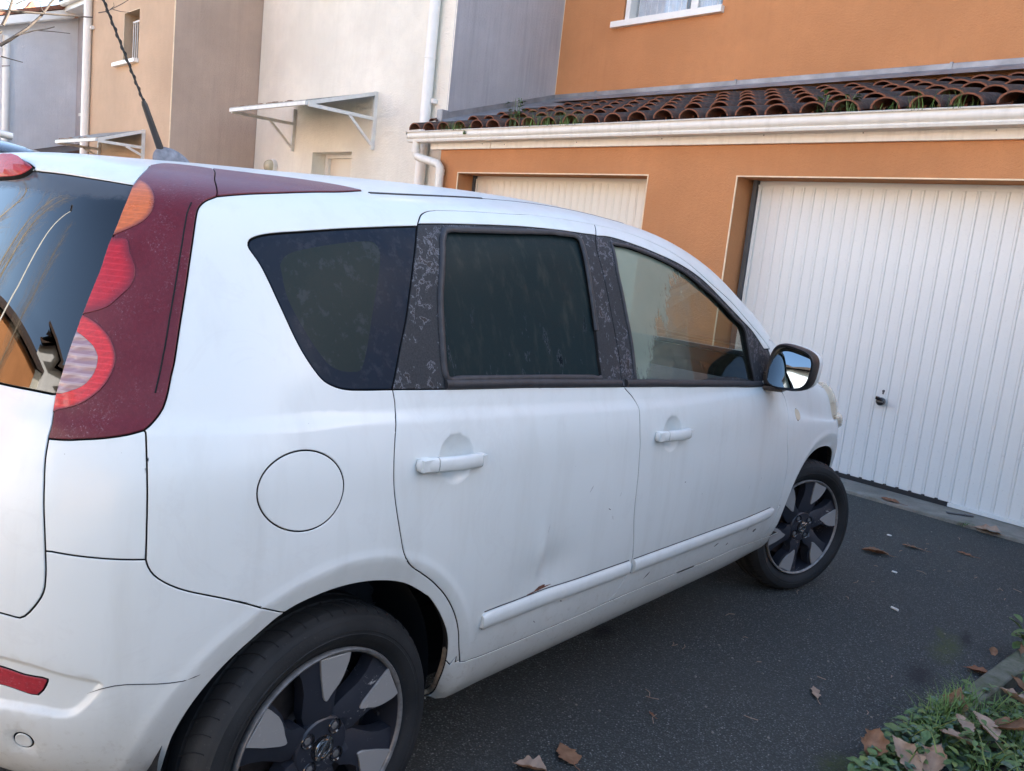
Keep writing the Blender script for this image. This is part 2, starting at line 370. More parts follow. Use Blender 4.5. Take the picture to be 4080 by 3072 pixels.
M['lamp_bright'] = lens('bright_red_lens', (.58, .014, .016), .10, (.6, .25, .25), .1, soft=.25, coat=.5, rough=.12)
M['lamp_orange'] = lens('orange_lens', (.56, .12, .015), .32, (.52, .22, .15), .0, soft=.4, coat=.35, rough=.18)
def rev_mat():
    t = NT('reversing_lens'); x, y, z = t.sep()
    cells = t.n('ShaderNodeTexBrick'); t.set(cells.inputs[0], t.obj((1, 1, 1), (0, 0, 0), (0, 0, 0)))
    w = t.math('SINE', t.math('MULTIPLY', z, 420)); w2 = t.math('SINE', t.math('MULTIPLY', t.math('ADD', x, t.math('MULTIPLY', y, -1)), 500))
    col = t.mix(t.ramp(w, (.35, 0), (.7, 1)), (.27, .16, .17), (.36, .26, .27)); col = t.mix(t.math('MULTIPLY', t.ramp(w2, (.6, 0), (.9, 1)), .4), col, (.35, .25, .27))
    return t.end(t.bsdf(col, .25, coat=.5, nrm=t.bump(t.math('ADD', w, w2), .3, .004)))
M['lamp_rev'] = rev_mat()
M['brake_lens'] = lens('high_brake_lens', (.42, .010, .014), .35, (.40, .10, .13), .5)
M['reflector'] = lens('reflector_red', (.36, .012, .018), .12)
M['clear_lens'] = plain('clear_lens', (.66, .60, .46), .15, coat=.5)
def tyre_mat():
    t = NT('tyre_rubber'); n = t.noise(8, 5); f = t.noise(160, 3)
    col = t.mix(t.ramp(n, (.35, 0), (.7, 1)), (.009, .0105, .012), (.020, .022, .024)); col = t.mix(t.math('MULTIPLY', t.ramp(f, (.66, 0), (.74, 1)), .25), col, (.10, .10, .095))
    return t.end(t.bsdf(col, .72, spec=.35, nrm=t.bump(f, .15, .003)))
M['tyre'] = tyre_mat()
def alloy(name, c, rough, metal):
    t = NT(name); sc = t.noise(38, 8, .75, dist=2.0); n = t.noise(14, 4)
    s = t.math('MULTIPLY', t.ramp(sc, (.60, 0), (.64, 1)), t.ramp(n, (.5, 0), (.6, 1)))
    col = t.mix(t.math('MULTIPLY', s, .6), c, (.55, .54, .52)); return t.end(t.bsdf(col, rough, metal, nrm=t.bump(sc, .05, .002)))
M['alloy'] = alloy('machined_alloy', (.29, .29, .285), .42, .2)
M['rim_dark'] = alloy('dark_alloy_paint', (.018, .021, .030), .42, .0)
M['rim_lip'] = plain('rim_lip', (.20, .20, .198), .45, .4, var=.3, scale=60)
M['disc'] = plain('brake_disc', (.07, .055, .05), .5, .6, var=.3, scale=30)
M['chrome'] = plain('chrome', (.6, .6, .6), .15, 1, var=0)
M['antenna_base'] = plain('frosted_grey', (.17, .18, .21), .8, var=.35, scale=60)
M['grey_paint'] = plain('grey_car_paint', (.05, .058, .072), .25, .3, coat=.6)
M['galv'] = plain('painted_steel', (.68, .67, .645), .45, var=.12, scale=9)
def leafm(name, a, b, rough=.7, spec=.3, scale=30):
    t = NT(name); i = t.n('ShaderNodeObjectInfo').outputs['Random']; n = t.noise(scale, 5); h = t.math('FRACT', t.math('MULTIPLY', i, 7.31))
    return t.end(t.bsdf(t.mix(t.ramp(n, (.3, 0), (.7, 1)), a, b), rough, spec=spec, nrm=t.bump(t.noise(scale*4, 4), .3, .002)))
M['leaf_brown'] = leafm('dry_leaf_brown', (.17, .082, .045), (.30, .165, .095))
M['leaf_grey'] = leafm('dry_leaf_pale', (.25, .165, .115), (.38, .27, .20))
M['leaf_red'] = leafm('dry_leaf_red', (.17, .07, .035), (.25, .11, .06))
M['green_a'] = leafm('broad_leaf_green', (.055, .105, .032), (.115, .185, .062), .5, .4, 60)
M['green_b'] = leafm('blue_green_leaf', (.06, .11, .07), (.13, .195, .135), .55, .4, 60)
M['green_c'] = leafm('yellow_green_stem', (.13, .18, .05), (.20, .25, .08), .55, .3, 60)
M['grass'] = leafm('grass_blade', (.08, .15, .035), (.17, .25, .075), .6, .3, 25)
M['bark'] = plain('bark', (.10, .08, .065), .9, var=.4, scale=20, bump=.5)
M['bark_pale'] = plain('pale_bark', (.26, .22, .17), .9, var=.35, scale=12, bump=.5)
M['curtain'] = plain('net_curtain', (.80, .81, .83), .9)
M['dark_room'] = plain('dark_room', (.015, .015, .018), .9)
M['lamp_glass'] = plain('opal_glass', (.50, .46, .33), .25, coat=.4)
M['litter'] = plain('litter_white', (.7, .69, .66), .7)
M['brick'] = plain('chimney_brick', (.42, .17, .10), .9, var=.3, scale=20)
# ---------------------------------------------------------------- ground
def grid_sheet(name, x0, x1, y0, y1, z, mat, **kw):
    return mobj(name, [(x0, y0, z), (x1, y0, z), (x1, y1, z), (x0, y1, z)], [(0, 1, 2, 3)], mat)
tag(grid_sheet('ground', -300, 300, -300, 300, 0, M['asphalt']), kind='structure')
tag(grid_sheet('bounce_pavement', -60, 60, -12.4, -9.6, .008, M['concrete']), kind='structure')  # unseen strip behind the camera, added as a pale bounce surface
tag(grid_sheet('bounce_forecourt', -60, 60, -9.5, -3.2, .004, M['bounce_gravel']), kind='structure')  # unseen pale ground, added to bounce warm sunlight onto the house fronts
tag(box('door_threshold', -5.2574, 6.5, 4.665, 5.4, -.05, .022, M['concrete'], bev=.006), kind='structure')
# planting bed behind the kerb
bm = bmesh.new(); N_ = 40
for i in range(N_+1):
    for j in range(13):
        x = 1.395+j*.28; y = -1.2+i*.148
        bm.verts.new((x, y, .012+.016*math.sin(x*9+y*5)*math.sin(y*7)+(.02 if j else -.02)))
bm.verts.ensure_lookup_table()
for i in range(N_):
    for j in range(12): bm.faces.new([bm.verts[k] for k in (i*13+j, i*13+j+1, (i+1)*13+j+1, (i+1)*13+j)])
bed = tag(bobj('soil_bed', bm, M['soil'], smooth=180), kind='structure')
kb = empty('kerb'); kb['kind'] = 'structure'
for i in range(6):
    bm = bmesh.new(); bx(bm, 1.322, 1.395, -1.2+i*1.0, -.206+i*1.0, -.1, .052+.004*(i % 2), .008)
    for v in bm.verts: v.co += Vector((random.uniform(-1, 1), random.uniform(-1, 1), random.uniform(-1, 1)))*.002
    bobj('kerb_stone', bm, M['kerb'], kb)
# ---------------------------------------------------------------- orange house with the garages
YG, YD = 4.7571, 4.987
OH = tag(empty('orange_house', (0, YG, 0)), 'orange rendered house with two ribbed garage doors under a clay tiled lean-to roof', 'house')
def P_(o, par): o.parent = par; o.matrix_parent_inverse = par.matrix_basis.inverted(); return o
_ml = mobj
def hobj(name, bm, mats, par=None, **kw):
    par = par or OH; o = bobj(name, bm, mats, None, **kw); o.parent = par
    w = Matrix.Identity(4); q_ = par
    while q_: w = q_.matrix_basis @ w if q_.parent is None else q_.matrix_basis @ w; q_ = q_.parent
    o.matrix_basis = w.inverted() @ o.matrix_basis; return o
def hbox(name, x0, x1, y0, y1, z0, z1, mat, par=None, bev=0):
    bm = bmesh.new(); bx(bm, x0, x1, y0, y1, z0, z1, bev); return hobj(name, bm, mat, par)
LZ = 2.0552; FB = 2.2831; FT_ = 2.3733
O1L, O1R, O2L = -4.7508, -2.3256, -1.4947; O2R = O2L+2.42; O3L = O2R+.85; O3R = O3L+2.42
GL = -5.0585; WT = .26
bm = bmesh.new()
for a, b in ((GL, O1L), (O1R, O2L), (O2R, O3L), (O3R, 9.0)): bx(bm, a, b, YG, YG+WT, 0, LZ)
bx(bm, GL, 9.0, YG, YG+WT, LZ, FT_+.02); bx(bm, GL, GL+.2, YG+WT, 6.5556, 0, FT_+.02)
hobj('garage_wall', bm, M['orange'])
bm = bmesh.new()                                                     # corner beads
for a, b in ((O1L, O1R), (O2L, O2R), (O3L, O3R)):
    bx(bm, a-.006, a+.003, YG-.003, YG+.006, 0, LZ); bx(bm, b-.003, b+.006, YG-.003, YG+.006, 0, LZ); bx(bm, a-.006, b+.006, YG-.0035, YG+.007, LZ-.003, LZ+.006)
hobj('corner_bead', bm, M['bead'])
hbox('garage_back', GL+.2, 9, YD+.5, YD+.52, 0, LZ+.3, M['dark_room'])
PW_ = .0848
def door_panel_mesh(w, z0, z1):
    # one pressed rib of the up-and-over door: flat land, small step, groove
    prof = [(0, .008), (.003, .001), (.006, 0), (w-.020, 0), (w-.018, .0025), (w-.006, .0025), (w-.003, .006), (w-.0005, .008)]
    n = len(prof); v = [(x, y, z0) for x, y in prof]+[(x, y, z1) for x, y in prof]
    f = [(i, i+1, n+i+1, n+i) for i in range(n-1)]; return v, f
def garage_door(x0, x1, xg, mat, label, rub):
    d = hbox('garage_door', x0-.03, x1+.03, YD+.012, YD+.022, .03, LZ, mat); d['label'] = label
    v, f = door_panel_mesh(PW_, .048, 2.012); me = None; k = math.floor((x0-xg)/PW_)
    while xg+k*PW_ < x1:
        if me is None:
            p = mobj('door_panel', v, f, mat, d, loc=(xg+k*PW_, YD, 0)); me = p.data
        else: p = copyo(p0, d, loc=(xg+k*PW_, YD, 0))
        p0 = p; k += 1
    def kid(o): o.parent = d; return o
    hbox('head_rail', x0-.02, x1+.02, YD-.006, YD+.012, 2.012, 2.026, mat, d); hbox('side_rail', x0-.012, x0+.014, YD-.008, YD+.012, .04, 2.026, mat, d)
    bm = bmesh.new(); bx(bm, x0-.02, rub, YD-.012, YD+.012, .022, .052); k = math.floor((x0-xg)/PW_)+1
    while xg+k*PW_ < rub-.02: bx(bm, xg+k*PW_-.012, xg+k*PW_+.006, YD-.013, YD+.010, .050, .058); k += 1
    hobj('rubber_strip', bm, M['rubber'], d)
    hbox('bottom_rail', rub, x1+.02, YD-.014, YD+.012, .026, .050, mat, d)
    bm = bmesh.new(); bx(bm, x0-.05, x0-.018, YD-.03, YD+.02, 0, LZ); hobj('door_frame', bm, M['steel_dark'], d)
    return d
XG0 = -.391
d1 = garage_door(-4.71, O1R+.05, XG0-47*PW_, M['door_cream'], 'cream ribbed garage door seen over the car roof', -4.0)
d2 = garage_door(-1.428, O2R+.03, XG0, M['door_white'], 'white ribbed garage door with a black knob', .275)
d3 = garage_door(O3L-.03, O3R+.03, XG0, M['door_white'], 'white ribbed garage door out at the right', O3L+.5)
bm = bmesh.new()
rg = lathe(bm, [(.0, -.052), (.020, -.052), (.027, -.046), (.029, -.03), (.027, -.012), (.022, -.002), (.012, .0)], 28, 'Y', c=(-.253, YD, .607))
bx(bm, -.281, -.259, YD-.06, YD-.040, .617, .640, .003)
hobj('door_knob', bm, M['gloss_black'], d2, smooth=35)
hbox('knob_plate', -.277, -.229, YD-.0545, YD-.0515, .602, .612, M['chrome'], d2)
bm = bmesh.new(); lathe(bm, [(.0, -.006), (.008, -.006), (.009, 0)], 16, 'Y', c=(-.258, YD, .676)); bx(bm, -.263, -.253, YD-.005, YD, .655, .676, .001)
hobj('key_cylinder', bm, M['steel_dark'], d2)
# fascia, gutter, downpipe
bm = bmesh.new(); JX = -4.2556; YF_ = 4.7260
bx(bm, -5.2056, JX-.002, YF_, YG-.001, FB, FT_, .003); bx(bm, JX+.002, 9, YF_, YG-.001, FB, FT_, .003); bx(bm, JX-.05, JX-.012, YF_-.002, YF_+.01, FB+.002, FT_, .001)
hobj('fascia_board', bm, M['pvc_dirty'])
bm = bmesh.new()
for sx_, sz in ((-4.3820, 2.3277), (-4.0609, 2.3184), (-3.1295, 2.3225), (-2.2106, 2.3339), (-1.3051, 2.3412), (-0.5737, 2.3401), (0.2303, 2.3360), (1.0622, 2.3349), (1.8910, 2.3349)): lathe(bm, [(0, -.003), (.004, -.003), (.005, 0)], 8, 'Y', c=(sx_, YF_, sz))
tag(hobj('fascia_screw', bm, M['steel_dark']), kind='stuff')
def extrude_profile(bm, prof, x0, x1, th, mi=0):
    n = len(prof); off = []
    for i in range(n):
        a = Vector(prof[max(i-1, 0)]); b = Vector(prof[min(i+1, n-1)]); t = (b-a).normalized(); off.append((prof[i][0]+t.y*th, prof[i][1]-t.x*th))
    loop = list(prof)+off[::-1]; m = len(loop)
    A = [bm.verts.new((x0, y, z)) for y, z in loop]; B = [bm.verts.new((x1, y, z)) for y, z in loop]
    for i in range(m): bm.faces.new((A[i], A[(i+1) % m], B[(i+1) % m], B[i]))
    for L_ in (A, B):
        for i in range(n-1): bm.faces.new((L_[i], L_[i+1], L_[m-2-i], L_[m-1-i]))
GY, G0, G1 = 4.5914, 2.3474, 2.4510; gx0 = -5.4646
k_ = (G1-G0)/.10
prof = [(GY-.004, G1-.012), (GY-.008, G1-.004), (GY, G1), (GY+.010, G1-.006), (GY+.012, G1-.020), (GY+.007, G1-.032), (GY+.006, G1-.048), (GY+.014, G1-.066), (GY+.028, G1-.076), (GY+.026, G1-.084), (GY+.020, G1-.090), (GY+.024, G0), (YF_-.002, G0), (YF_-.002, G1-.006)]
bm = bmesh.new(); extrude_profile(bm, prof, gx0, 9.0, .0025)
f_ = [bm.verts.new((gx0-.002, y, z)) for y, z in prof]; bm.faces.new(f_); f_ = [bm.verts.new((gx0-.006, y, z)) for y, z in prof]; bm.faces.new(f_)
hobj('gutter', bm, M['pvc_dirty'], smooth=40)
bm = bmesh.new()
def sq_pipe(bm, pts, r): tube(bm, pts, r, 12)
sq_pipe(bm, [(-5.3455, 4.6494, G0+.01), (-5.3486, 4.6494, 2.2831), (-5.3455, 4.6514, 2.2313), (-5.3196, 4.6546, 2.2003), (-5.2574, 4.6597, 2.1847), (-5.1020, 4.6805, 2.1536), (-5.0088, 4.6908, 2.1329), (-4.9725, 4.6960, 2.0967), (-4.9694, 4.6981, 2.0241), (-4.9694, 4.6981, .02)], .042)
tube(bm, [(-5.3476, 4.6494, 2.2780), (-5.3465, 4.6494, 2.2417)], .047, 12); tube(bm, [(-4.9694, 4.6981, 2.0811), (-4.9694, 4.6981, 2.0241)], .047, 12)
hobj('downpipe', bm, M['pvc_dirty'], smooth=50)
# lean-to roof of barrel tiles: covers laid singly, the channels between them joined
YO = 6.5556; RY0 = 4.6183; RZ0 = 2.4385; RZ1 = 3.0239; FZ0, FZ1 = 3.1482, 3.2000; SLP = math.atan2(RZ1-RZ0, YO-RY0)
deck = mobj('lean_to_roof', [(-5.4232, RY0+.03, RZ0-.02), (9, RY0+.03, RZ0-.02), (9, YO, RZ1-.03), (-5.4232, YO, RZ1-.03), (-5.4232, RY0+.03, RZ0-.065), (9, RY0+.03, RZ0-.065), (9, YO, RZ1-.07), (-5.4232, YO, RZ1-.07)], [(0, 1, 2, 3), (7, 6, 5, 4), (0, 4, 5, 1), (1, 5, 6, 2), (2, 6, 7, 3), (3, 7, 4, 0)], M['tile'])
def hpar(o, par):
    w = Matrix.Identity(4); q_ = par
    while q_: w = q_.matrix_basis @ w; q_ = q_.parent
    o.parent = par; o.matrix_basis = w.inverted() @ o.matrix_basis; return o
hpar(deck, OH)
def cover_tile(r0, r1, L, th=.014, n=8, flip=1):
    v = []; f = []; fm = []
    for y, r in ((0, r0), (L, r1)):
        for rr in (r, r-th):
            for i in range(n+1):
                a = math.pi*i/n; v.append((math.cos(a)*rr, y, flip*math.sin(a)*rr*.72))
    m = n+1
    for i in range(n):
        f += [(i, i+1, 2*m+i+1, 2*m+i), (m+i+1, m+i, 3*m+i, 3*m+i+1), (i+1, i, m+i, m+i+1), (2*m+i, 2*m+i+1, 3*m+i+1, 3*m+i)]; fm += [0, 1, 1, 1]
    f += [(0, 2*m, 3*m, m), (n, m+n, 3*m+n, 2*m+n)]; fm += [0, 0]
    return v, f, fm
TS = .239*1.036; tv, tf, tfm = cover_tile(.098, .076, .46); TL = (YO-RY0)/math.cos(SLP)-.02; NR = 5; exp_ = (TL-.46)/(NR-1)
tp = None; cols = range(-1, 38); xs0 = -5.3631
cv_, cf_, cfm_ = [], [], []; ch_v, ch_f, ch_m = cover_tile(.090, .100, .46, flip=-1)
for c_ in range(0, 58):
    x = xs0+c_*TS
    if x > 8.9: break
    for r_ in range(NR):
        d = r_*exp_+random.uniform(-.012, .012); lift = .026+.010*(r_ > 0)+random.uniform(-.004, .004)
        # the side flashing covers the upper courses next to the neighbouring wall
        yy = RY0+d*math.cos(SLP); zz = RZ0+d*math.sin(SLP)+lift
        if r_ > 0 and x < -5.3196+.15+.09*r_: continue
        rot = (SLP-.055+random.uniform(-.012, .012), random.uniform(-.03, .03), random.uniform(-.025, .025))
        if x < 2.4:
            if tp is None:
                me = bpy.data.meshes.new('roof_tile'); me.from_pydata(tv, [], tf); me.materials.append(M['tile']); me.materials.append(M['tile_rim']); me.polygons.foreach_set('material_index', tfm); me.polygons.foreach_set('use_smooth', [True]*len(tf)); me.set_sharp_from_angle(angle=RAD(50))
                tp = bpy.data.objects.new('roof_tile', me); COL.objects.link(tp); t_ = tp
            else:
                t_ = tp.copy(); COL.objects.link(t_); t_.parent = None
            t_.matrix_basis = Matrix.Translation((x+random.uniform(-.006, .006), yy, zz)) @ Euler(rot).to_matrix().to_4x4(); hpar(t_, deck)
        mm = Matrix.Translation((x+TS/2, yy+.10, zz+.030)) @ Euler((SLP+.03, 0, 0)).to_matrix().to_4x4(); o_ = len(cv_)
        cv_ += [tuple(mm @ Vector(q)) for q in ch_v]; cf_ += [tuple(i+o_ for i in q) for q in ch_f]; cfm_ += ch_m
        if x >= 2.4:
            mm = Matrix.Translation((x, yy, zz)) @ Euler(rot).to_matrix().to_4x4(); o_ = len(cv_); cv_ += [tuple(mm @ Vector(q)) for q in tv]; cf_ += [tuple(i+o_ for i in q) for q in tf]; cfm_ += tfm
ch = mobj('channel_tile', cv_, cf_, [M['tile'], M['tile_rim']], None, fmat=cfm_); tag(ch, kind='stuff'); hpar(ch, deck)
# zinc flashings
bm = bmesh.new()
bx(bm, -5.3092, 9, YO-.022, YO-.001, FZ0, FZ1, .004)
for jx in (-4.6586, -2.8342, -0.8275): bx(bm, jx-.012, jx+.012, YO-.028, YO-.004, FZ0-.06, FZ1+.008, .002)
v0 = [bm.verts.new(c) for c in ((-5.3092, YO-.20, RZ1+.05), (9, YO-.20, RZ1+.05), (9, YO-.015, FZ0+.01), (-5.3092, YO-.015, FZ0+.01))]; bm.faces.new(v0)
bar(bm, (-5.3196+.012, 5.0016, 2.6716), (-5.3196+.012, YO-.01, FZ1-.045), .02, .09)
v0 = [bm.verts.new(c) for c in ((-5.3196+.02, 4.8980, 2.6198), (-5.3196+.22, 4.8980, 2.5421), (-5.3196+.55, YO-.02, RZ1+.06), (-5.3196+.02, YO-.02, FZ0-.0))]; bm.faces.new(v0)
bx(bm, -5.3818, -5.2885, 4.8980, 5.0016, 2.5939, 2.7286, .012)
hobj('flashing', bm, M['zinc'])
tl_ = tp.copy(); COL.objects.link(tl_); tl_.parent = None; tl_.matrix_basis = Matrix.Translation((-5.3818, 4.8566, 2.5939)) @ Euler((SLP, 0, .3)).to_matrix().to_4x4() @ Matrix.Scale(.5, 4); hpar(tl_, deck)
# upper storey with its window
EZ = 5.75
def wall_with_hole(bm, x0, x1, y0, y1, z0, z1, hx0, hx1, hz0, hz1):
    bx(bm, x0, hx0, y0, y1, z0, z1); bx(bm, hx1, x1, y0, y1, z0, z1); bx(bm, hx0, hx1, y0, y1, z0, hz0); bx(bm, hx0, hx1, y0, y1, hz1, z1)
wx0, wx1, wz0 = -4.3996, -3.1285, 3.9252; wz1 = wz0+1.15
bm = bmesh.new(); wall_with_hole(bm, -5.3196+.0, 9, YO, YO+.3, RZ1-.6, EZ, wx0, wx1, wz0, wz1); bx(bm, 9, 9.3, YG, YO+6, 0, EZ); hobj('upper_wall', bm, M['orange'])
hbox('back_wall', -5.3196, 9, YO+7, YO+7.3, 0, EZ, M['orange'])
bm = bmesh.new(); bx(bm, wx0-.13, wx1+.03, YO-.055, YO+.14, wz0-.065, wz0, .004); hobj('window_sill', bm, M['pvc'])
wn_ = hbox('window', wx0+.012, wx1-.012, YO+.13, YO+.15, wz0, wz0+.04, M['pvc'])
bm = bmesh.new(); y0 = YO+.10; xm = -3.5439+.0
for a, b in ((wx0+.01, wx0+.07), (xm-.045, xm+.045), (wx1-.07, wx1-.01)): bx(bm, a, b, y0, y0+.06, wz0+.002, wz1, .006)
for a, b in ((wx0+.07, xm-.045), (xm+.045, wx1-.07)): bx(bm, a, b, y0+.002, y0+.058, wz0+.002, wz0+.062, .006); bx(bm, a, b, y0+.002, y0+.058, wz1-.06, wz1, .006)
hobj('window_frame', bm, M['pvc'], wn_)
bm = bmesh.new(); bx(bm, wx0+.012, wx0+.075, YO+.01, YO+.099, wz0+.002, wz1, .008); hobj('open_shutter_edge', bm, M['pvc'], wn_)
for a, b in ((wx0+.07, xm-.045), (xm+.045, wx1-.07)): hbox('pane', a, b, y0+.025, y0+.03, wz0+.06, wz1-.06, M['g_house'], wn_)
bm = bmesh.new(); n = 60
for s0, s1 in ((wx0+.05, xm-.12), (xm+.02, wx1-.12)):
    pv = None
    for i in range(n+1):
        x = s0+(s1-s0)*i/n; yy = y0+.050+.02*math.sin(i*.9)+.01*math.sin(i*2.3); a = bm.verts.new((x, yy, wz0)); b = bm.verts.new((x, yy, wz1))
        if pv: bm.faces.new((pv[0], a, b, pv[1]))
        pv = (a, b)
hobj('curtain', bm, M['curtain'], wn_, smooth=180)
hbox('room_back', wx0-.3, wx1+.3, YO+1.6, YO+1.62, wz0-.4, wz1+.3, M['dark_room'], wn_)
def gable_roof(name, x0, x1, y0, ym, y1, ze, zr, par, th=.12):
    o = .35
    v = [(x0, y0-o, ze-.10), (x1, y0-o, ze-.10), (x1, ym, zr), (x0, ym, zr), (x1, y1+o, ze-.10), (x0, y1+o, ze-.10)]
    v += [(a, b, c-th) for a, b, c in v]
    f = [(0, 1, 2, 3), (3, 2, 4, 5), (7, 6, 9, 8), (8, 9, 11, 10), (0, 6, 7, 1), (4, 10, 11, 5), (1, 7, 8, 2), (2, 8, 10, 4), (0, 3, 9, 6), (3, 5, 11, 9)]
    return hpar(mobj(name, v, f, M['tile']), par)
gable_roof('main_roof', -5.3196, 9.3, YO, YO+3.6, YO+7.3, EZ, EZ+1.35, OH)
bm = bmesh.new()
for x, y in ((-5.3196, 1),): bx(bm, x-.002, x+.006, YO-.003, YO+.0, FZ1, EZ)
hobj('corner_bead', bm, M['bead'])
# ---------------------------------------------------------------- white house (grey flank)
YW = 4.9913; WL = -9.6967; WRx = -5.3196
WH = tag(empty('white_house', (WRx, YW, 0)), 'cream-white rendered house with grey flank, glazed canopy and tall white drainpipe', 'house')
DL, DR, DT = -8.0681, -7.1305, 2.3215
bm = bmesh.new(); bx(bm, WL+.002, DL, YW, YW+.3, 0, 5.7); bx(bm, DR, WRx-.02, YW, YW+.3, 0, 5.7); bx(bm, DL, DR, YW, YW+.3, DT, 5.7); bx(bm, WRx-.02, GL-.005, YW, YW+.3, 0, 2.4385)
hobj('front_wall', bm, M['white_render'], WH)
hbox('flank_wall', WRx-.02, WRx, YW, YO+7, 2.3867, 5.7, M['grey_render'], WH)
hbox('corner_bead', WRx-.009, WRx+.003, YW-.003, YW+.004, 2.7079, 5.7, M['bead_w'], WH)
dr = hbox('front_door', DL, DR, YW+.24, YW+.28, 0, DT, M['door_cream'], WH)
bm = bmesh.new(); bx(bm, DL, DL+.07, YW+.19, YW+.24, 0, DT, .006); bx(bm, DR-.07, DR, YW+.19, YW+.24, 0, DT, .006); bx(bm, DL+.07, DR-.07, YW+.19, YW+.24, DT-.05, DT, .006)
hobj('door_frame', bm, M['pvc'], dr)
gable_roof('roof', WL-.1, WRx+.05, YW, YW+3.8, YW+7.6, 5.7, 7.0, WH)
bm = bmesh.new(); px = -5.6045; py = YW-.075
tube(bm, [(px, py, 0), (px, py, 5.6)], .058, 16); tube(bm, [(px, py, 3.2673), (px, py, 3.2881)], .063, 16)
hobj('drainpipe', bm, M['pvc'], WH, smooth=60)
hbox('pipe_bracket', px+.06, px+.10, YW-.06, YW, 2.8063, 2.8529, M['pvc'], WH, .004)
bm = bmesh.new(); lx, lz = -9.0906, 2.1329
lathe(bm, [(0, -.145), (.03, -.143), (.06, -.128), (.08, -.10), (.088, -.06), (.088, -.03)], 24, 'Y', c=(lx, YW, lz)); lm = hobj('wall_lamp', bm, M['lamp_glass'], WH, smooth=60)
bm = bmesh.new(); lathe(bm, [(.088, -.055), (.100, -.052), (.103, -.03), (.100, 0)], 24, 'Y', c=(lx, YW, lz)); hobj('lamp_base', bm, M['galv'], lm, smooth=40)
for sx_ in (DL-.0,): hbox('upper_window_sill', -8.1064, -6.7078, YW-.06, YW+.1, 4.2256, 4.2930, M['pvc'], WH)
def canopy(par, xl, xr, yw, zt, zf, zb, dy, posts, gm):
    # sheet-roofed door canopy on two triangular brackets
    yf = yw-dy; rail = .042
    cn = hbox('canopy', xl+.005, xr-.005, yf-.035, yf-.001, zf-.022, zf+.018, M['galv'], par)
    for x in (xl, xr):
        bm = bmesh.new(); y1 = yw-.022; w = .035
        bar(bm, (x, y1, zb), (x, y1, zt if x == xr else zt-.12), w, rail, (0, 1, 0))
        bar(bm, (x+.001, y1-.02, zf-.015), (x+.001, yf, zf-.015), w-.004, rail*.9)
        bar(bm, (x-.001, yw-.02, zt-.02), (x-.001, yf, zf+.002), w-.002, rail) if x == xr else None
        bar(bm, (x+.002, yw-dy*.41, zf-.03), (x+.002, y1-.018, zb+.05), w-.006, rail*.7)
        hobj('bracket', bm, M['galv'], cn)
    n = 1; bm = bmesh.new()
    v = [bm.verts.new(c) for c in ((xl-.02, yf-.02, zf+.022), (xr-.022, yf-.02, zf+.022), (xr-.022, yw-.03, zt-.02), (xl-.02, yw-.03, zt-.02))]; v2 = [bm.verts.new(w_.co+Vector((0, 0, .012))) for w_ in v]
    bm.faces.new(v); bm.faces.new(v2[::-1])
    for i in range(4): bm.faces.new((v[i], v[(i+1) % 4], v2[(i+1) % 4], v2[i]))
    hobj('roof_sheet', bm, gm, cn)
    bm = bmesh.new()
    for i in range(14):
        x = xl+.1+random.random()*(xr-xl-.5); bx(bm, x, x+random.uniform(.03, .12), yf-.015, yf+.03, zf+.033, zf+.035+random.uniform(.004, .016), .002)
    tag(hobj('roof_debris', bm, M['leaf_brown'], cn), kind='stuff')
t_ = NT('canopy_sheet'); nz = t_.noise(12, 6, .7)
col = t_.mix(t_.ramp(nz, (.35, 0), (.65, 1)), (.20, .20, .185), (.36, .355, .33)); M['sheet'] = t_.end(t_.bsdf(col, .6))
canopy(WH, -8.5726, -6.6664, YW, 2.9980, 2.7027, 2.3349, .86*1.036, 2, M['sheet'])
# ---------------------------------------------------------------- beige house (brown flank)
YB = 3.7750; BL = -13.1518; BR_ = -9.7071
BH = tag(empty('beige_house', (BR_, YB, 0)), 'beige rendered house with brown flank and a small barred window', 'house')
bx0, bx1, bz0, bz1 = -11.6029, -10.9865, 3.4590, 4.1448
bm = bmesh.new(); wall_with_hole(bm, BL, BR_-.02, YB, YB+.3, 0, 5.45, bx0, bx1, bz0, bz1); hobj('front_wall', bm, M['beige'], BH)
hbox('flank_wall', BR_-.02, BR_, YB, YO+7, 0, 5.45, M['brown'], BH); hbox('left_wall', BL, BL+.02, YB+.3, YO+7, 0, 5.45, M['beige'], BH)
hbox('corner_bead', BR_-.012, BR_+.003, YB-.003, YB+.008, 0, 5.45, M['bead'], BH)
bm = bmesh.new(); bx(bm, bx0-.004, bx0+.004, YB-.003, YB+.006, bz0, bz1); bx(bm, bx0-.004, bx1, YB-.003, YB+.006, bz1-.004, bz1+.004); hobj('window_bead', bm, M['bead'], BH)
hbox('window_sill', bx0-.28, bx1+.02, YB-.07, YB+.05, bz0-.055, bz0, M['pvc'], BH, .004)
w_ = hbox('barred_window', bx0, bx1, YB+.22, YB+.24, bz0, bz1, M['dark_room'], BH)
bm = bmesh.new(); g0 = YB+.10
bx(bm, bx0+.10, bx1, g0-.012, g0+.012, bz1-.13, bz1-.105); bx(bm, bx0+.10, bx1, g0-.012, g0+.012, bz0+.02, bz0+.045)
hobj('grille_rail', bm, M['galv'], w_)
for i in range(7):
    bm = bmesh.new(); x = bx0+.115+i*(bx1-bx0-.13)/6; tube(bm, [(x, g0, bz0+.03), (x, g0, bz1-.115)], .008, 8); hobj('grille_bar', bm, M['galv'], w_, smooth=60)
bm = bmesh.new(); tube(bm, [(-13.0689, YB-.06, 0), (-13.0689, YB-.06, 5.3)], .062, 14); tube(bm, [(-12.9860, YB-.03, 4.0858), (-12.9238, YB-.03, 4.0858)], .03, 10); hobj('drainpipe', bm, M['pvc'], BH, smooth=60)
gable_roof('roof', BL-.05, BR_+.1, YB, YB+4.2, YB+8.4, 5.45, 6.9, BH)
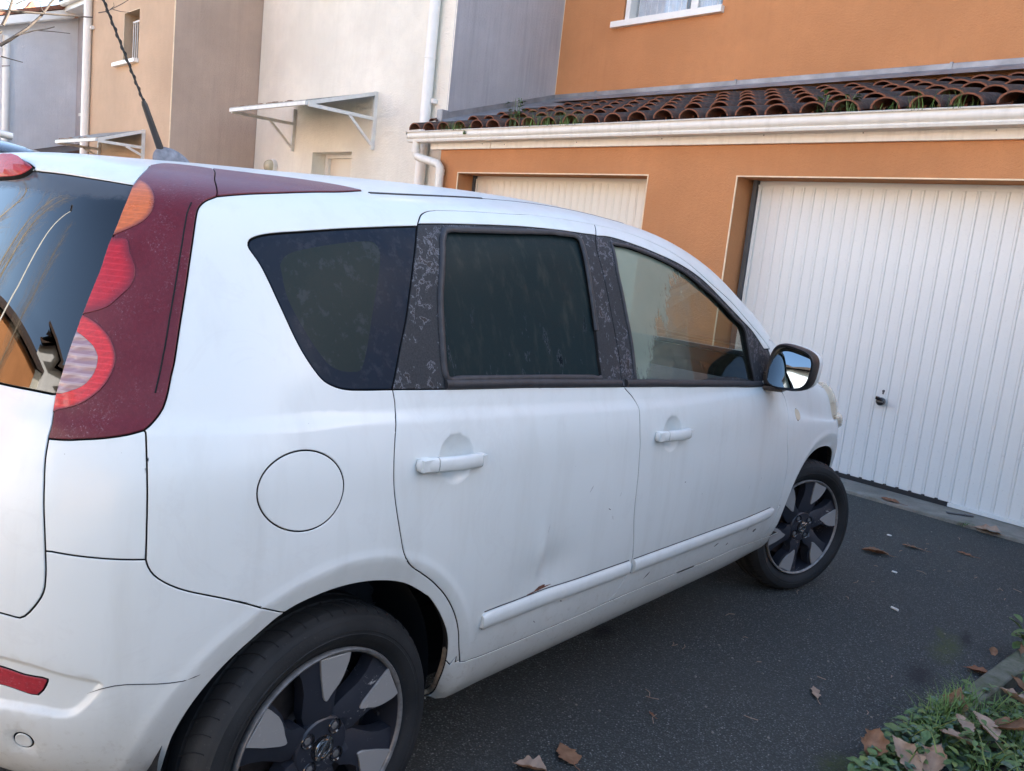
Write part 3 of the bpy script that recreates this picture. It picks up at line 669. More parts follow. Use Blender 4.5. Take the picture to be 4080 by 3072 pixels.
canopy(BH, -12.4576, -10.5928, YB, 2.4593, 2.2262, 2.0552, .60*1.036, 2, M['sheet'])
# ---------------------------------------------------------------- far grey house
YQ = 5.4989; QX = -19.7614
GH = tag(empty('grey_house', (QX, YQ, 0)), 'distant pale grey rendered house with a sunlit verge board and brick chimney', 'house')
yf0 = 4.0174; zin, zlo = 5.4740, 4.9249; sl_ = (zin-zlo)/(YQ-yf0)
def slab(name, x0, x1, prof, mat, par):   # y-z outline extruded along x
    bm = bmesh.new(); prism(bm, prof, x0, x1, 'X'); return hobj(name, bm, mat, par)
yn = yf0-.10
slab('flank_wall', QX-.3, QX, [(yn, 0), (YQ+.3, 0), (YQ+.3, zin+.1), (yn, zin+.1-sl_*(YQ+.3-yn))], M['lightgrey'], GH)
hbox('front_wall', QX+.001, -16.4462, YQ, YQ+.3, 0, zin+.02, M['grey_render'], GH)
fx = QX+.25
slab('verge_board', fx, fx+.03, [(yn-1.2, zlo+.02-sl_*(1.2+yf0-yn)), (YQ-.15, zin-sl_*.15), (YQ-.15, zin-sl_*.15+.17), (yn-1.2, zlo+.19-sl_*(1.2+yf0-yn))], M['pvc'], GH)
slab('verge_soffit', QX-.2, fx, [(yn-1.2, zlo+.0-sl_*(1.2+yf0-yn)), (YQ-.15, zin-sl_*.15-.02), (YQ-.15, zin-sl_*.15+.0), (yn-1.2, zlo+.02-sl_*(1.2+yf0-yn))], M['pvc'], GH)
slab('side_roof', QX-6, fx+.06, [(yn-1.2, zlo+.20-sl_*(1.2+yf0-yn)), (YQ+2.6, zin+.20+sl_*2.6), (YQ+2.6, zin+.30+sl_*2.6), (yn-1.2, zlo+.28-sl_*(1.2+yf0-yn))], M['tile_rim'], GH)
hbox('eaves_board', fx-.1, -16.4462, YQ-.36, YQ-.33, zin-.0, zin+.16, M['pvc'], GH); hbox('eaves_soffit', fx-.1, -16.4462, YQ-.33, YQ, zin+.0, zin+.02, M['pvc'], GH)
bm = bmesh.new(); tube(bm, [(fx-.1, YQ-.42, zin+.14), (-16.4462, YQ-.42, zin+.14)], .06, 10); hobj('gutter', bm, M['pvc'], GH, smooth=60)
slab('front_roof', fx-.1, -16.4462, [(YQ-.45, zin+.19), (YQ+3.6, zin+.19+4.05*.33), (YQ+3.6, zin+.30+4.05*.33), (YQ-.45, zin+.26)], M['tile'], GH)
bm = bmesh.new()
for i in range(18):
    x = fx+.05+i*.20
    for q in range(2): tube(bm, [(x+.1*q, YQ-.47, zin+.235-.03*q), (x+.1*q, YQ+1.2, zin+.235+1.67*.33-.03*q)], .075, 8)
tag(hobj('eaves_tile', bm, M['tile'], GH, smooth=50), kind='stuff')
bm = bmesh.new(); cx_, cy_, cz_ = -24.9414, 5.7890, 6.1992
bx(bm, cx_-.25, cx_+.25, cy_-.16, cy_+.16, cz_-.9, cz_+.08); bx(bm, cx_-.30, cx_+.30, cy_-.19, cy_+.19, cz_+.08, cz_+.13)
prism(bm, [(cy_-.14, cz_+.13), (cy_+.14, cz_+.13), (cy_, cz_+.36)], cx_-.2, cx_+.2, 'X'); hobj('chimney', bm, M['brick'], GH)
bm = bmesh.new(); tube(bm, [(QX+.05, 4.0692, 0), (QX+.05, 4.0692, zlo-.2)], .075, 12); hobj('drainpipe', bm, M['pvc'], GH, smooth=60)
hbox('window_sill', -19.3678, -18.3110, YQ-.06, YQ+.02, 3.2881, 3.3502, M['pvc'], GH); hbox('window', -19.0052, -18.1038, YQ-.004, YQ+.02, 3.3502, 4.4069, M['dark_room'], GH)
hbox('pink_front', -27.0134, QX-.02, 3.9138, 4.0174, 0, 4.6659, M['pink'], GH)
# tiled porch roof in front of the grey house
pr = empty('porch', (-17.6894, 4.4836, 0)); tag(pr, 'low dark tiled porch roof below the grey house wall', 'porch')
slab('porch_roof', -19.6578, -14.7886, [(3.3440, 2.0449), (5.4160, 2.6665), (5.4160, 2.5939), (3.3440, 1.9723)], M['tile'], pr)
bm = bmesh.new()
for i in range(26):
    x = -19.5542+i*.19
    for r_ in range(5): bx(bm, x, x+.11, 3.3958+r_*.4, 3.3958+r_*.4+.42, 0, .03, .012); bm.verts.ensure_lookup_table(); [setattr(v, 'co', Vector((v.co.x, v.co.y, v.co.z+2.0552+(v.co.y-3.3440)*.30))) for v in bm.verts[-24:]] if False else None
bm.free()
slab('porch_wall', -19.5542, -14.9958, [(3.6548, 0), (5.3124, 0), (5.3124, 2.5421), (3.6548, 2.0241)], M['lightgrey'], pr)
# ---- parametric skin of the car: P(s,q); q runs from the sill (0) up to the roof centre line (15),
# s runs from the rear centre line forward; X right, Y forward, Z up, rear axle at Y=0
KX=np.array([.770,.797,.822,.838,.845,.843,.834,.806,.776,.733,.688,.640,.570,.430,.220,0.])
KZ=np.array([.292,.325,.390,.500,.640,.780,.895,.985,1.080,1.20,1.32,1.405,1.455,1.488,1.508,1.515])
KF=np.array([.770,.797,.820,.834,.842,.838,.826,.806,.785,.765,.742,.705,.610,.430,.220,0.])   # widths around the bonnet
KG=np.array([.770,.797,.820,.834,.842,.840,.836,.830,.822,.812,.795,.755,.66,.46,.23,0.])
KR=np.array([-.52,-.57,-.615,-.635,-.63,-.61,-.585,-.559,-.5305,-.489,-.442,-.405,-.375,-.362,-.355,-.355])  # rear end per level
KN=np.array([2.9,3,3.1,3.2,3.4,3.6,3.8,4,4,4,4,4,4,4,4,4])
KFR=np.array([3.24,3.29,3.33,3.34,3.32,3.28,3.22,3.16,3.11,3.07,3.03,3.00,2.97,2.95,2.94,2.94]) # nose per level
Y0,YF,SK=.20,2.58,.75
HY=np.array([-.45,-.30,0,.35,.7,1.0,1.25,1.45,1.65,1.85,2.05,2.3,2.6,2.9,3.2,3.5])
HZ=np.array([1.406,1.439,1.468,1.49,1.512,1.521,1.516,1.499,1.445,1.354,1.256,1.10,.985,.925,.855,.78])
def _spl(t,xk,yk):
    # natural-ish cubic (Catmull-Rom, non uniform) interpolation
    t=np.clip(t,xk[0],xk[-1]);i=np.clip(np.searchsorted(xk,t,side='right')-1,0,len(xk)-2)
    m=np.empty_like(yk);h=np.diff(xk);d=np.diff(yk)/h
    m[1:-1]=(d[:-1]*h[1:]+d[1:]*h[:-1])/(h[:-1]+h[1:]);m[0]=d[0];m[-1]=d[-1]
    x0=xk[i];hh=h[i];u=(t-x0)/hh
    return ((2*u**3-3*u**2+1)*yk[i]+(u**3-2*u**2+u)*hh*m[i]+(-2*u**3+3*u**2)*yk[i+1]+(u**3-u**2)*hh*m[i+1])
# cubic B-spline smoothing of the levels gives curvature-continuous sections
def _bs(q,K):
    n=len(K);q=np.clip(q,0,n-1);i=np.clip(np.floor(q).astype(int),0,n-2);u=q-i
    E=np.concatenate([[2*K[0]-K[1]],K,[2*K[-1]-K[-2]]])
    return ((1-u)**3*E[i]+(3*u**3-6*u**2+4)*E[i+1]+(-3*u**3+3*u**2+3*u+1)*E[i+2]+u**3*E[i+3])/6
def _ss(a,b,x):
    t=np.clip((x-a)/(b-a),0,1);return t*t*(3-2*t)
def skin(s,q):
    s=np.asarray(s,float);q=np.asarray(q,float)
    n=_bs(q,KN);Lr=Y0-_bs(q,KR);Lf=_bs(q,KFR)-YF
    t=np.pi/2-np.clip((Y0-s)/SK,0,np.pi/2);r=(np.abs(np.cos(t))**n+np.abs(np.sin(t))**n)**(-1/n)
    tf=np.pi/2-np.clip((s-YF)/SK,0,np.pi/2);nf=2.25
    rf=(np.abs(np.cos(tf))**nf+np.abs(np.sin(tf))**nf)**(-1/nf)
    Y=np.where(s<Y0,Y0-Lr*r*np.cos(t),np.where(s>YF,YF+Lf*rf*np.cos(tf),s))
    g=_ss(.95,2.25,Y)
    X=_bs(q,KX)*(1-g)+_bs(q,KF)*g
    g2=_ss(2.08,2.55,Y);X=X*(1-g2)+_bs(q,KG)*g2
    H=_spl(Y,HY,HZ);Z=_bs(q,KZ);zs=.60
    f=_ss(2.5,8.0,q)
    Z=Z+f*(zs+(Z-zs)*(H-zs)/(1.515-zs)-Z)
    X=X*np.where(s<Y0,r*np.sin(t),np.where(s>YF,rf*np.sin(tf),1))
    X=X*(1-.034*_ss(1.75,2.5,Y))
    # shoulder ledge: swells down to z=.985, then steps in
    zl=.990-.035*np.clip(Y,0,1.2)
    X=X+np.where((s>-.6)&(Y<2.9),.0075*_ss(zl-.16,zl-.012,Z)*(1-_ss(zl-.010,zl+.022,Z))*(1-_ss(2.2,2.8,Y)),0)
    # raised wheel-arch lips and the dent above the rubbing strip
    for yc in (0.0,2.6):
        d=np.hypot(Y-yc,Z-.345)
        X=X+np.where(Z<1.0,0.003*(1-_ss(.378,.404,d))+.003*(1-_ss(.40,.50,d))-.017*np.clip((.378-d)/.055,0,1),0)
    X=X-.012*np.exp(-((Y-.64)/.09)**2-((Z-.56)/.06)**2)+.009*np.exp(-((Y-.60)/.022)**2-((Z-.60)/.07)**2)
    return np.stack([X,Y,Z],-1)
# ---------------------------------------------------------------- the white car
THETA = 0.118000; GZ = .013
SQ = {
 'lamp_in': [[-0.237,11.69],[-0.263,11.5],[-0.278,11.28],[-0.285,10.96],[-0.291,10.22],[-0.293,9.65],[-0.295,9.06],[-0.297,8.49],[-0.299,8.32],[-0.301,8.06],[-0.305,7.83],[-0.312,7.67],[-0.321,7.55],[-0.328,7.48]],
 'lamp_bot': [[-0.328,7.48],[-0.349,7.41],[-0.378,7.35],[-0.409,7.31],[-0.43,7.27],[-0.451,7.25]],
 'lamp_rear': [[-0.451,7.25],[-0.449,7.81],[-0.45,8.05],[-0.448,8.37],[-0.446,8.68],[-0.442,9.0],[-0.438,9.3],[-0.433,9.62],[-0.428,9.92],[-0.424,10.35],[-0.416,10.76],[-0.409,11.16],[-0.396,11.68],[-0.38,12.1],[-0.349,12.55],[-0.275,13.31]],
 'lamp_top': [[-0.275,13.31],[-0.201,13.66],[-0.148,13.61],[-0.115,13.42]],
 'lamp_split': [[-0.115,13.42],[-0.204,12.46],[-0.237,11.69]],
 'spoil_top': [[-0.115,13.42],[-0.03,13.19],[0.097,13.01],[0.17,13.51],[0.231,13.25],[0.241,12.86],[0.22,12.52]],
 'spoil_bot': [[-0.237,11.69],[-0.15,11.91],[-0.011,12.14],[-0.216,11.76],[-0.05,12.1],[0.119,12.3],[0.22,12.52]],
 'orange': [[-0.387,11.97],[-0.364,12.26],[-0.355,12.08],[-0.353,11.75],[-0.354,11.41],[-0.361,11.07],[-0.373,10.87],[-0.391,10.72],[-0.419,10.56],[-0.424,10.53]],
 'red1': [[-0.423,10.48],[-0.396,10.48],[-0.387,10.23],[-0.376,10.0],[-0.372,9.82],[-0.376,9.64],[-0.388,9.5],[-0.404,9.34],[-0.435,9.24],[-0.438,9.23]],
 'red2': [[-0.439,9.2],[-0.434,9.2],[-0.413,9.1],[-0.392,8.92],[-0.38,8.72],[-0.376,8.56],[-0.378,8.4],[-0.385,8.21],[-0.396,8.06],[-0.415,7.9],[-0.443,7.78],[-0.449,7.76]],
 'rev': [[-0.447,8.98],[-0.441,8.97],[-0.427,8.89],[-0.412,8.78],[-0.402,8.63],[-0.401,8.46],[-0.405,8.32],[-0.416,8.18],[-0.43,8.11],[-0.449,8.03]],
 'glass_top': [[-0.38,12.1],[-0.452,12.41],[-0.525,12.68],[-0.626,12.86],[-0.866,13.06]],
 'glass_bot': [[-0.45,8.03],[-0.491,8.04],[-0.552,8.03]],
 'brake_top': [[-0.832,14.02],[-0.646,13.94],[-0.621,13.49],[-0.618,13.03]],
 'brake_bot': [[-0.618,13.03],[-0.645,12.81],[-0.716,12.43],[-0.782,12.22],[-0.843,12.14]],
 'gate_edge': [[-0.451,7.25],[-0.449,6.84],[-0.442,6.26],[-0.438,5.96],[-0.429,5.43],[-0.425,5.19],[-0.42,4.85],[-0.42,4.61],[-0.429,4.41],[-0.441,4.26],[-0.447,4.23],[-0.461,4.24],[-0.474,4.25]],
 'corner_top': [[-0.328,7.48],[-0.326,7.45]],
 'corner_right': [[-0.326,7.45],[-0.318,6.68],[-0.309,5.77],[-0.303,5.12]],
 'corner_bot': [[-0.303,5.12],[-0.334,5.13],[-0.363,5.15],[-0.392,5.17],[-0.425,5.2]],
 'bumper_cut': [[-0.303,5.12],[-0.299,5.01],[-0.291,4.89],[-0.276,4.77],[-0.253,4.65],[-0.2,4.47],[-0.155,4.3],[-0.1,4.07]],
 'fuel': [[-0.17,6.06],[-0.167,6.4],[-0.153,6.63],[-0.131,6.79],[-0.096,6.84],[-0.06,6.7],[-0.035,6.41],[-0.019,6.06],[-0.018,5.69],[-0.032,5.46],[-0.058,5.3],[-0.096,5.27],[-0.128,5.4],[-0.153,5.64]],
 'recess': [[-0.47,3.73],[-0.433,3.68],[-0.397,3.6],[-0.364,3.53],[-0.341,3.48],[-0.336,3.43],[-0.335,3.37],[-0.346,3.2],[-0.359,3.03],[-0.373,2.91],[-0.391,2.87],[-0.415,2.9],[-0.442,2.92],[-0.471,2.94]],
 'reflector': [[-0.47,3.49],[-0.441,3.44],[-0.41,3.41],[-0.41,3.38],[-0.416,3.24],[-0.423,3.16],[-0.432,3.16],[-0.47,3.23]],
 'sensor': [[-0.444,2.55],[-0.437,2.49],[-0.436,2.38],[-0.442,2.21],[-0.45,2.16],[-0.456,2.24],[-0.457,2.35],[-0.452,2.49]],
 'scratch': [[-0.356,3.3],[-0.332,3.39],[-0.309,3.42],[-0.273,3.4],[-0.249,3.4],[-0.218,3.45]],
 'ledge': [[-0.474,4.25],[-0.449,4.23],[-0.446,4.23],[-0.454,4.14],[-0.463,4.1],[-0.472,4.07]],
 'qwin': [[-0.193,10.37],[-0.19,10.49],[-0.18,10.56],[-0.154,10.64],[-0.026,10.79],[0.175,10.96],[0.279,11.05],[0.244,10.32],[0.188,9.18],[0.147,8.5],[0.112,7.8],[0.031,7.86],[-0.002,7.9],[-0.026,7.97],[-0.049,8.09],[-0.068,8.29],[-0.095,8.66],[-0.131,9.29],[-0.17,10.0]],
 'qclear': [[-0.131,10.01],[-0.122,10.16],[-0.104,10.26],[-0.034,10.41],[0.095,10.55],[0.124,10.52],[0.134,10.37],[0.129,10.12],[0.085,9.19],[0.044,8.3],[0.035,8.21],[0.019,8.2],[-0.01,8.24],[-0.034,8.35],[-0.053,8.54],[-0.084,8.93],[-0.118,9.47]],
 'cut_c': [[0.112,7.8],[0.147,8.5],[0.188,9.18],[0.244,10.32],[0.28,11.05],[0.294,11.25],[0.315,11.48],[0.343,11.64],[0.378,11.73]],
 'cut_top': [[0.378,11.73],[0.479,11.78],[0.659,11.8],[0.727,11.86],[0.931,11.78],[1.023,11.74],[1.153,11.62],[1.294,11.31],[1.437,10.8],[1.563,10.36],[1.721,10.12],[1.845,9.94],[1.959,9.79],[2.038,9.64]],
 'band_r': [[0.285,11.13],[0.362,11.18],[0.551,11.23],[0.673,11.24],[0.806,11.22],[0.92,11.18],[0.976,11.18]],
 'band_f': [[0.977,11.15],[1.047,11.19],[1.181,10.99],[1.336,10.7],[1.508,10.32],[1.653,9.92],[1.769,9.76],[1.863,9.68],[1.976,9.33]],
 'cut_b': [[1.023,11.74],[0.949,10.69],[0.944,9.8],[0.948,8.72],[0.951,7.99],[0.947,7.41],[0.953,7.23],[0.992,6.89],[1.004,6.66],[1.004,6.21],[1.006,5.9],[1.013,5.56],[1.018,4.92],[1.023,4.06],[1.05,3.32],[1.06,2.92],[1.051,2.59],[1.022,2.15],[0.987,1.69]],
 'ctrim_r': [[0.362,11.18],[0.318,10.26],[0.279,9.3],[0.266,8.45],[0.263,7.89],[0.263,7.69]],
 'win_r': [[0.359,10.94],[0.378,10.99],[0.599,11.02],[0.762,11.09],[0.866,11.04],[0.881,10.94],[0.88,10.75],[0.866,9.66],[0.858,8.56],[0.849,7.53],[0.272,7.89],[0.276,8.73],[0.292,9.45],[0.341,10.68]],
 'btrim_rl': [[0.908,11.17],[0.912,10.94],[0.89,9.97],[0.885,8.9],[0.879,7.81],[0.878,7.47]],
 'btrim_f': [[1.042,11.19],[1.018,10.03],[1.028,8.9],[1.028,7.97],[1.022,7.38]],
 'belt_top': [[0.264,7.89],[0.538,7.7],[0.87,7.46],[0.947,7.41],[1.029,7.39],[1.406,7.27],[1.826,7.73],[1.891,7.86]],
 'belt_bot': [[0.112,7.8],[0.263,7.69],[0.534,7.51],[0.657,7.42],[0.793,7.33],[0.943,7.24],[1.067,7.18],[1.202,7.13],[1.349,7.08],[1.514,7.1],[1.703,7.28],[1.835,7.54],[1.903,7.7]],
 'win_f': [[1.034,10.91],[1.123,10.88],[1.246,10.69],[1.325,10.52],[1.407,10.31],[1.495,10.06],[1.593,9.84],[1.701,9.61],[1.786,9.49],[1.799,9.07],[1.814,8.41],[1.831,7.79],[1.406,7.28],[1.017,7.42],[1.023,8.32],[1.019,9.08],[1.016,9.98]],
 'sail': [[1.792,9.56],[1.87,9.67],[2.017,9.55],[2.045,8.99],[1.889,7.78],[1.831,7.79],[1.814,8.41],[1.799,9.07]],
 'cut_rd': [[0.112,7.8],[0.114,7.53],[0.111,7.3],[0.108,7.23],[0.096,6.55],[0.095,5.88],[0.103,5.41],[0.119,4.84],[0.133,4.49],[0.149,4.33],[0.185,4.12],[0.227,3.88],[0.268,3.59],[0.303,3.24],[0.327,2.87],[0.347,2.34],[0.361,1.93]],
 'cut_bot': [[0.361,1.93],[0.464,1.79],[0.653,1.73],[0.868,1.7],[0.984,1.74],[1.204,1.73],[1.517,1.64],[1.403,1.67],[1.665,1.57],[1.861,1.56],[2.114,1.19]],
 'cut_fd': [[2.055,8.03],[2.132,7.9],[2.154,7.22],[2.131,5.03],[2.172,4.13],[2.18,3.38],[2.167,2.67],[2.188,2.74],[2.164,2.1],[2.134,1.41],[2.114,1.19]],
 'arch_r': [[-0.267,1.35],[-0.243,2.44],[-0.224,2.9],[-0.203,3.23],[-0.18,3.5],[-0.15,3.75],[-0.1,4.08],[-0.051,4.2],[0.012,4.24],[0.085,4.17],[0.151,4.0],[0.213,3.69],[0.218,3.67],[0.265,3.27],[0.302,2.78],[0.319,2.24],[0.326,1.29],[0.329,0.0],[0.309,0.0]],
 'arch_f': [[2.154,0.0],[2.213,0.0],[2.223,0.67],[2.218,1.98],[2.317,2.78],[2.382,3.31],[2.459,3.75],[2.535,4.06],[2.611,4.22],[2.694,4.22],[2.762,4.11],[2.86,3.87],[2.889,3.6],[2.948,2.93]],
 'strip_r': [[0.397,3.03],[0.407,3.08],[0.605,3.06],[0.808,3.01],[1.051,2.93],[1.051,2.58],[0.822,2.69],[0.614,2.74],[0.441,2.73],[0.416,2.78]],
 'strip_f': [[1.07,2.94],[1.444,2.84],[1.329,2.93],[1.673,2.86],[2.098,2.77],[2.13,2.7],[2.132,2.51],[1.898,2.53],[1.604,2.51],[1.351,2.53],[1.355,2.53],[1.095,2.61]],
 'handle_r': [[0.149,6.16],[0.157,6.29],[0.172,6.33],[0.212,6.29],[0.309,6.2],[0.319,6.24],[0.34,6.2],[0.349,6.07],[0.343,5.91],[0.33,5.88],[0.212,5.94],[0.168,5.98],[0.155,6.05]],
 'cup_r': [[0.217,6.29],[0.232,6.46],[0.256,6.52],[0.285,6.47],[0.309,6.32],[0.319,6.14],[0.314,5.9],[0.295,5.74],[0.266,5.71],[0.236,5.8],[0.217,5.94]],
 'handle_f': [[1.072,5.78],[1.079,5.9],[1.101,5.93],[1.233,5.85],[1.247,5.89],[1.272,5.84],[1.282,5.7],[1.274,5.55],[1.229,5.55],[1.107,5.59],[1.079,5.65]],
 'cup_f': [[1.139,5.9],[1.154,6.06],[1.192,6.12],[1.226,6.01],[1.244,5.75],[1.236,5.47],[1.205,5.36],[1.165,5.47],[1.144,5.61]],
 'fend_ind': [[2.218,6.71],[2.253,7.21],[2.301,7.44],[2.302,6.97],[2.27,6.41],[2.227,6.35]]}
QS = .1
car = tag(empty('white_car', (0, 0, -GZ), THETA), 'white five-door hatchback with frosted windows and maroon tail lamp, parked facing the garage', 'car')
def dense(pts, step=.010):
    P = np.array(pts, float); n = len(P); out = []
    for i in range(n-1):
        p0 = P[max(i-1, 0)]; p1 = P[i]; p2 = P[i+1]; p3 = P[min(i+2, n-1)]
        L = np.linalg.norm(p2-p1); m = max(1, int(math.ceil(L/step)))
        # centripetal tangents keep uneven hand-traced points from overshooting
        d01 = max(np.linalg.norm(p1-p0), 1e-6)**.5; d12 = max(L, 1e-6)**.5; d23 = max(np.linalg.norm(p3-p2), 1e-6)**.5
        m1 = (p2-p1)+d12*((p1-p0)/d01-(p2-p0)/(d01+d12)) if i > 0 else (p2-p1)
        m2 = (p2-p1)+d12*((p3-p2)/d23-(p3-p1)/(d12+d23)) if i < n-2 else (p2-p1)
        for k in range(m):
            u = k/m
            out.append((2*u**3-3*u**2+1)*p1+(u**3-2*u**2+u)*m1+(-2*u**3+3*u**2)*p2+(u**3-u**2)*m2)
    out.append(P[-1]); return np.array(out)
def raw(n): return np.array([(a, b*QS) for a, b in SQ[n]])
CV = {n: dense(raw(n)) for n in SQ}
SMIN = Y0-SK*math.pi/2; SMAX = YF+SK*math.pi/2; QMAX = 15*QS
def cv(pts, step=.012): return dense(np.array([(a, b*QS) for a, b in pts]), step)
def near(c, p): return int(np.argmin(((c-np.asarray(p))**2).sum(1)))
def snap(name, end, target):
    c = CV[name]; i = 0 if end == 0 else -1; t = CV[target]; c[i] = t[near(t, c[i])]
def sub(name, a, b):
    c = CV[name]; i, j = near(c, a), near(c, b)
    return c[i:j+1] if i <= j else c[j:i+1][::-1]
def setend(name, end, p): CV[name][0 if end == 0 else -1] = p
def ext(name, p, end=-1, step=.012):
    c = CV[name]
    if end == -1: CV[name] = np.concatenate([c, dense([c[-1], p], step)[1:]])
    else: CV[name] = np.concatenate([dense([p, c[0]], step)[:-1], c])
R = lambda c: c[::-1]
# --- join the traced cut lines into a network
for n in ('glass_top', 'glass_bot', 'gate_edge', 'ledge', 'brake_top', 'brake_bot', 'recess', 'reflector'): pass
snap('lamp_bot', 0, 'lamp_in'); CV['lamp_bot'][0] = CV['lamp_in'][-1]
CV['lamp_rear'][0] = CV['lamp_bot'][-1]; CV['lamp_top'][0] = CV['lamp_rear'][-1]
CV['lamp_split'][0] = CV['lamp_top'][-1]; CV['lamp_split'][-1] = CV['lamp_in'][0]
CV['spoil_top'] = dense([CV['lamp_top'][-1], *(np.array([(-.03, 13.2), (.06, 13.05), (.15, 12.87), (.20, 12.72), (.230, 12.52)])*np.array([1, QS]))])
CV['spoil_bot'] = dense([CV['lamp_in'][0], *(np.array([(-.20, 11.79), (-.1564, 11.89), (-.0552, 12.06), (.03, 12.18), (.1162, 12.287), (.19, 12.42), (.230, 12.52)])*np.array([1, QS]))])
snap('glass_top', 0, 'lamp_rear'); snap('glass_bot', 0, 'lamp_rear')
c = CV['glass_top']; CV['glass_top'] = c[:near(c, raw('glass_top')[-2])+1]; ext('glass_top', (SMIN, CV['glass_top'][-1][1]+.004))
ext('glass_bot', (SMIN, CV['glass_bot'][-1][1]-.01))
CV['gate_edge'][0] = CV['lamp_rear'][0]; ext('gate_edge', (SMIN, CV['gate_edge'][-1][1]-.005))
CV['corner_top'] = dense([CV['lamp_in'][-1], raw('corner_right')[0]]); CV['corner_right'][0] = CV['corner_top'][-1]
CV['corner_bot'][0] = CV['corner_right'][-1]; snap('corner_bot', -1, 'gate_edge'); CV['bumper_cut'][0] = CV['corner_right'][-1]
snap('bumper_cut', -1, 'arch_r')
ext('arch_r', (CV['arch_r'][0][0]-.005, 0), 0); ext('arch_r', (CV['arch_r'][-1][0], 0))
c = cv([(2.205, 0), (2.212, 1.0), (2.235, 2.2), (2.29, 3.1), (2.37, 3.75), (2.48, 4.14), (2.585, 4.25), (2.70, 4.14), (2.80, 3.78), (2.885, 3.1), (2.945, 2.1), (2.965, 1.0), (2.97, 0)]); CV['arch_f'] = c
CV['cut_top'][0] = CV['cut_c'][-1]; snap('cut_b', 0, 'cut_top')
CV['cut_rd'][0] = CV['cut_c'][0]; CV['cut_bot'][0] = CV['cut_rd'][-1]; snap('cut_b', -1, 'cut_bot'); CV['cut_fd'][-1] = CV['cut_bot'][-1]
SF = cv(SQ['sail'][2:5]); CV['cut_front'] = np.concatenate([dense([CV['cut_top'][-1], SF[0]])[:-1], SF, dense([SF[-1], CV['cut_fd'][0]])[1:]])
i0 = near(CV['qwin'], CV['cut_c'][0]); i1 = near(CV['qwin'], raw('qwin')[6])
# the quarter window's front edge is the door's rear edge
q = dense(np.concatenate([raw('qwin')[10:], raw('qwin')[:7]])); cc = sub('cut_c', raw('qwin')[6], raw('qwin')[10])
CV['qwin_open'] = np.concatenate([cc[-1:], q[1:-1], cc[:1]]); QWIN = np.concatenate([CV['qwin_open'], cc[1:-1]])
QC = dense(np.concatenate([raw('qclear'), raw('qclear')[:1]]))
for n, e, t in (('band_r', 0, 'cut_c'), ('band_r', -1, 'cut_b'), ('band_f', 0, 'cut_b'), ('band_f', -1, 'cut_front'), ('belt_bot', 0, 'cut_c'), ('belt_bot', -1, 'cut_front'), ('ctrim_r', 0, 'band_r')): snap(n, e, t)
ib = near(CV['belt_bot'], sub('cut_b', CV['cut_b'][0], CV['cut_b'][-1])[int(np.argmin(np.abs(CV['cut_b'][:, 1]-CV['belt_bot'][len(CV['belt_bot'])//2][1])))])
BX = CV['belt_bot'][ib]; CV['cut_b'][near(CV['cut_b'], BX)] = BX
for n in ('orange', 'red1', 'red2', 'rev'):
    snap(n, 0, 'lamp_rear'); snap(n, -1, 'lamp_rear')
closed = lambda n: dense(np.concatenate([raw(n), raw(n)[:1]]))
def straightened(n):
    p = raw(n); p = np.concatenate([p, p[:1]]); o = [p[0]]
    for a, b in zip(p, p[1:]):
        L = np.linalg.norm(b-a); m = 1 if L < .09 else int(L//.04)
        o += [a+(b-a)*k/m for k in range(1, m+1)]
    return dense(o)
WR, WF = straightened('win_r'), straightened('win_f')
FU = closed('fuel')
cf = FU[:-1].mean(0); an = np.linspace(0, 2*math.pi, 61)[:-1]
PF = skin(FU[:, 0], FU[:, 1]/QS); rf_ = .5*(PF[:, 2].max()-PF[:, 2].min())
def disc_sq(c, r, n=48):
    # circle of radius r (metres) on the skin round the point c of the (s, q) sheet
    e = 1e-3; p0 = skin(c[0], c[1]/QS); ds = (skin(c[0]+e, c[1]/QS)-p0)/e; dq = (skin(c[0], (c[1]+e)/QS)-p0)/e
    A = np.array([[ds@ds, ds@dq], [ds@dq, dq@dq]]); Lc = np.linalg.inv(np.linalg.cholesky(A)).T
    a = np.linspace(0, 2*math.pi, n+1); return np.asarray(c)+(Lc@np.stack([np.cos(a), np.sin(a)])*r).T
_f = raw('fuel'); _z = _f[:, 0]+1j*_f[:, 1]; _d = np.r_[0, np.cumsum(np.abs(np.diff(np.r_[_z, _z[:1]])))]; _zz = np.interp(np.linspace(0, _d[-1], 257)[:-1], _d, np.r_[_z, _z[:1]].real)+1j*np.interp(np.linspace(0, _d[-1], 257)[:-1], _d, np.r_[_z, _z[:1]].imag)
_F = np.fft.fft(_zz); _F[3:-2] = 0; _zz = np.fft.ifft(_F)[::4]; FU = np.stack([_zz.real, _zz.imag], 1); FU = np.concatenate([FU, FU[:1]])
RE = closed('reflector')[:-1]; k = RE[:, 0].argmin()
RE = cv([(SMIN+.24, SQ['reflector'][0][1]+.06)]+SQ['reflector'][0:7]+[SQ['reflector'][7], (SMIN+.24, SQ['reflector'][7][1]+.02), (SMIN+.24, SQ['reflector'][0][1]+.06)])
RC = cv([(SMIN, SQ['recess'][0][1]+.15)]+SQ['recess'][1:13]+[(SMIN, SQ['recess'][13][1]+.1), (SMIN, SQ['recess'][0][1]+.15)])
SEN = disc_sq(raw('sensor').mean(0), .017, 24); SENO = disc_sq(raw('sensor').mean(0), .031, 30)
IND = disc_sq(raw('fend_ind').mean(0), .022, 24)
BR = np.concatenate([dense([(SMIN, raw('brake_top')[0][1]+.015), *raw('brake_top')[1:]])[:-1], dense([*raw('brake_bot')[:3], (SMIN, raw('brake_bot')[3][1]-.01)])])
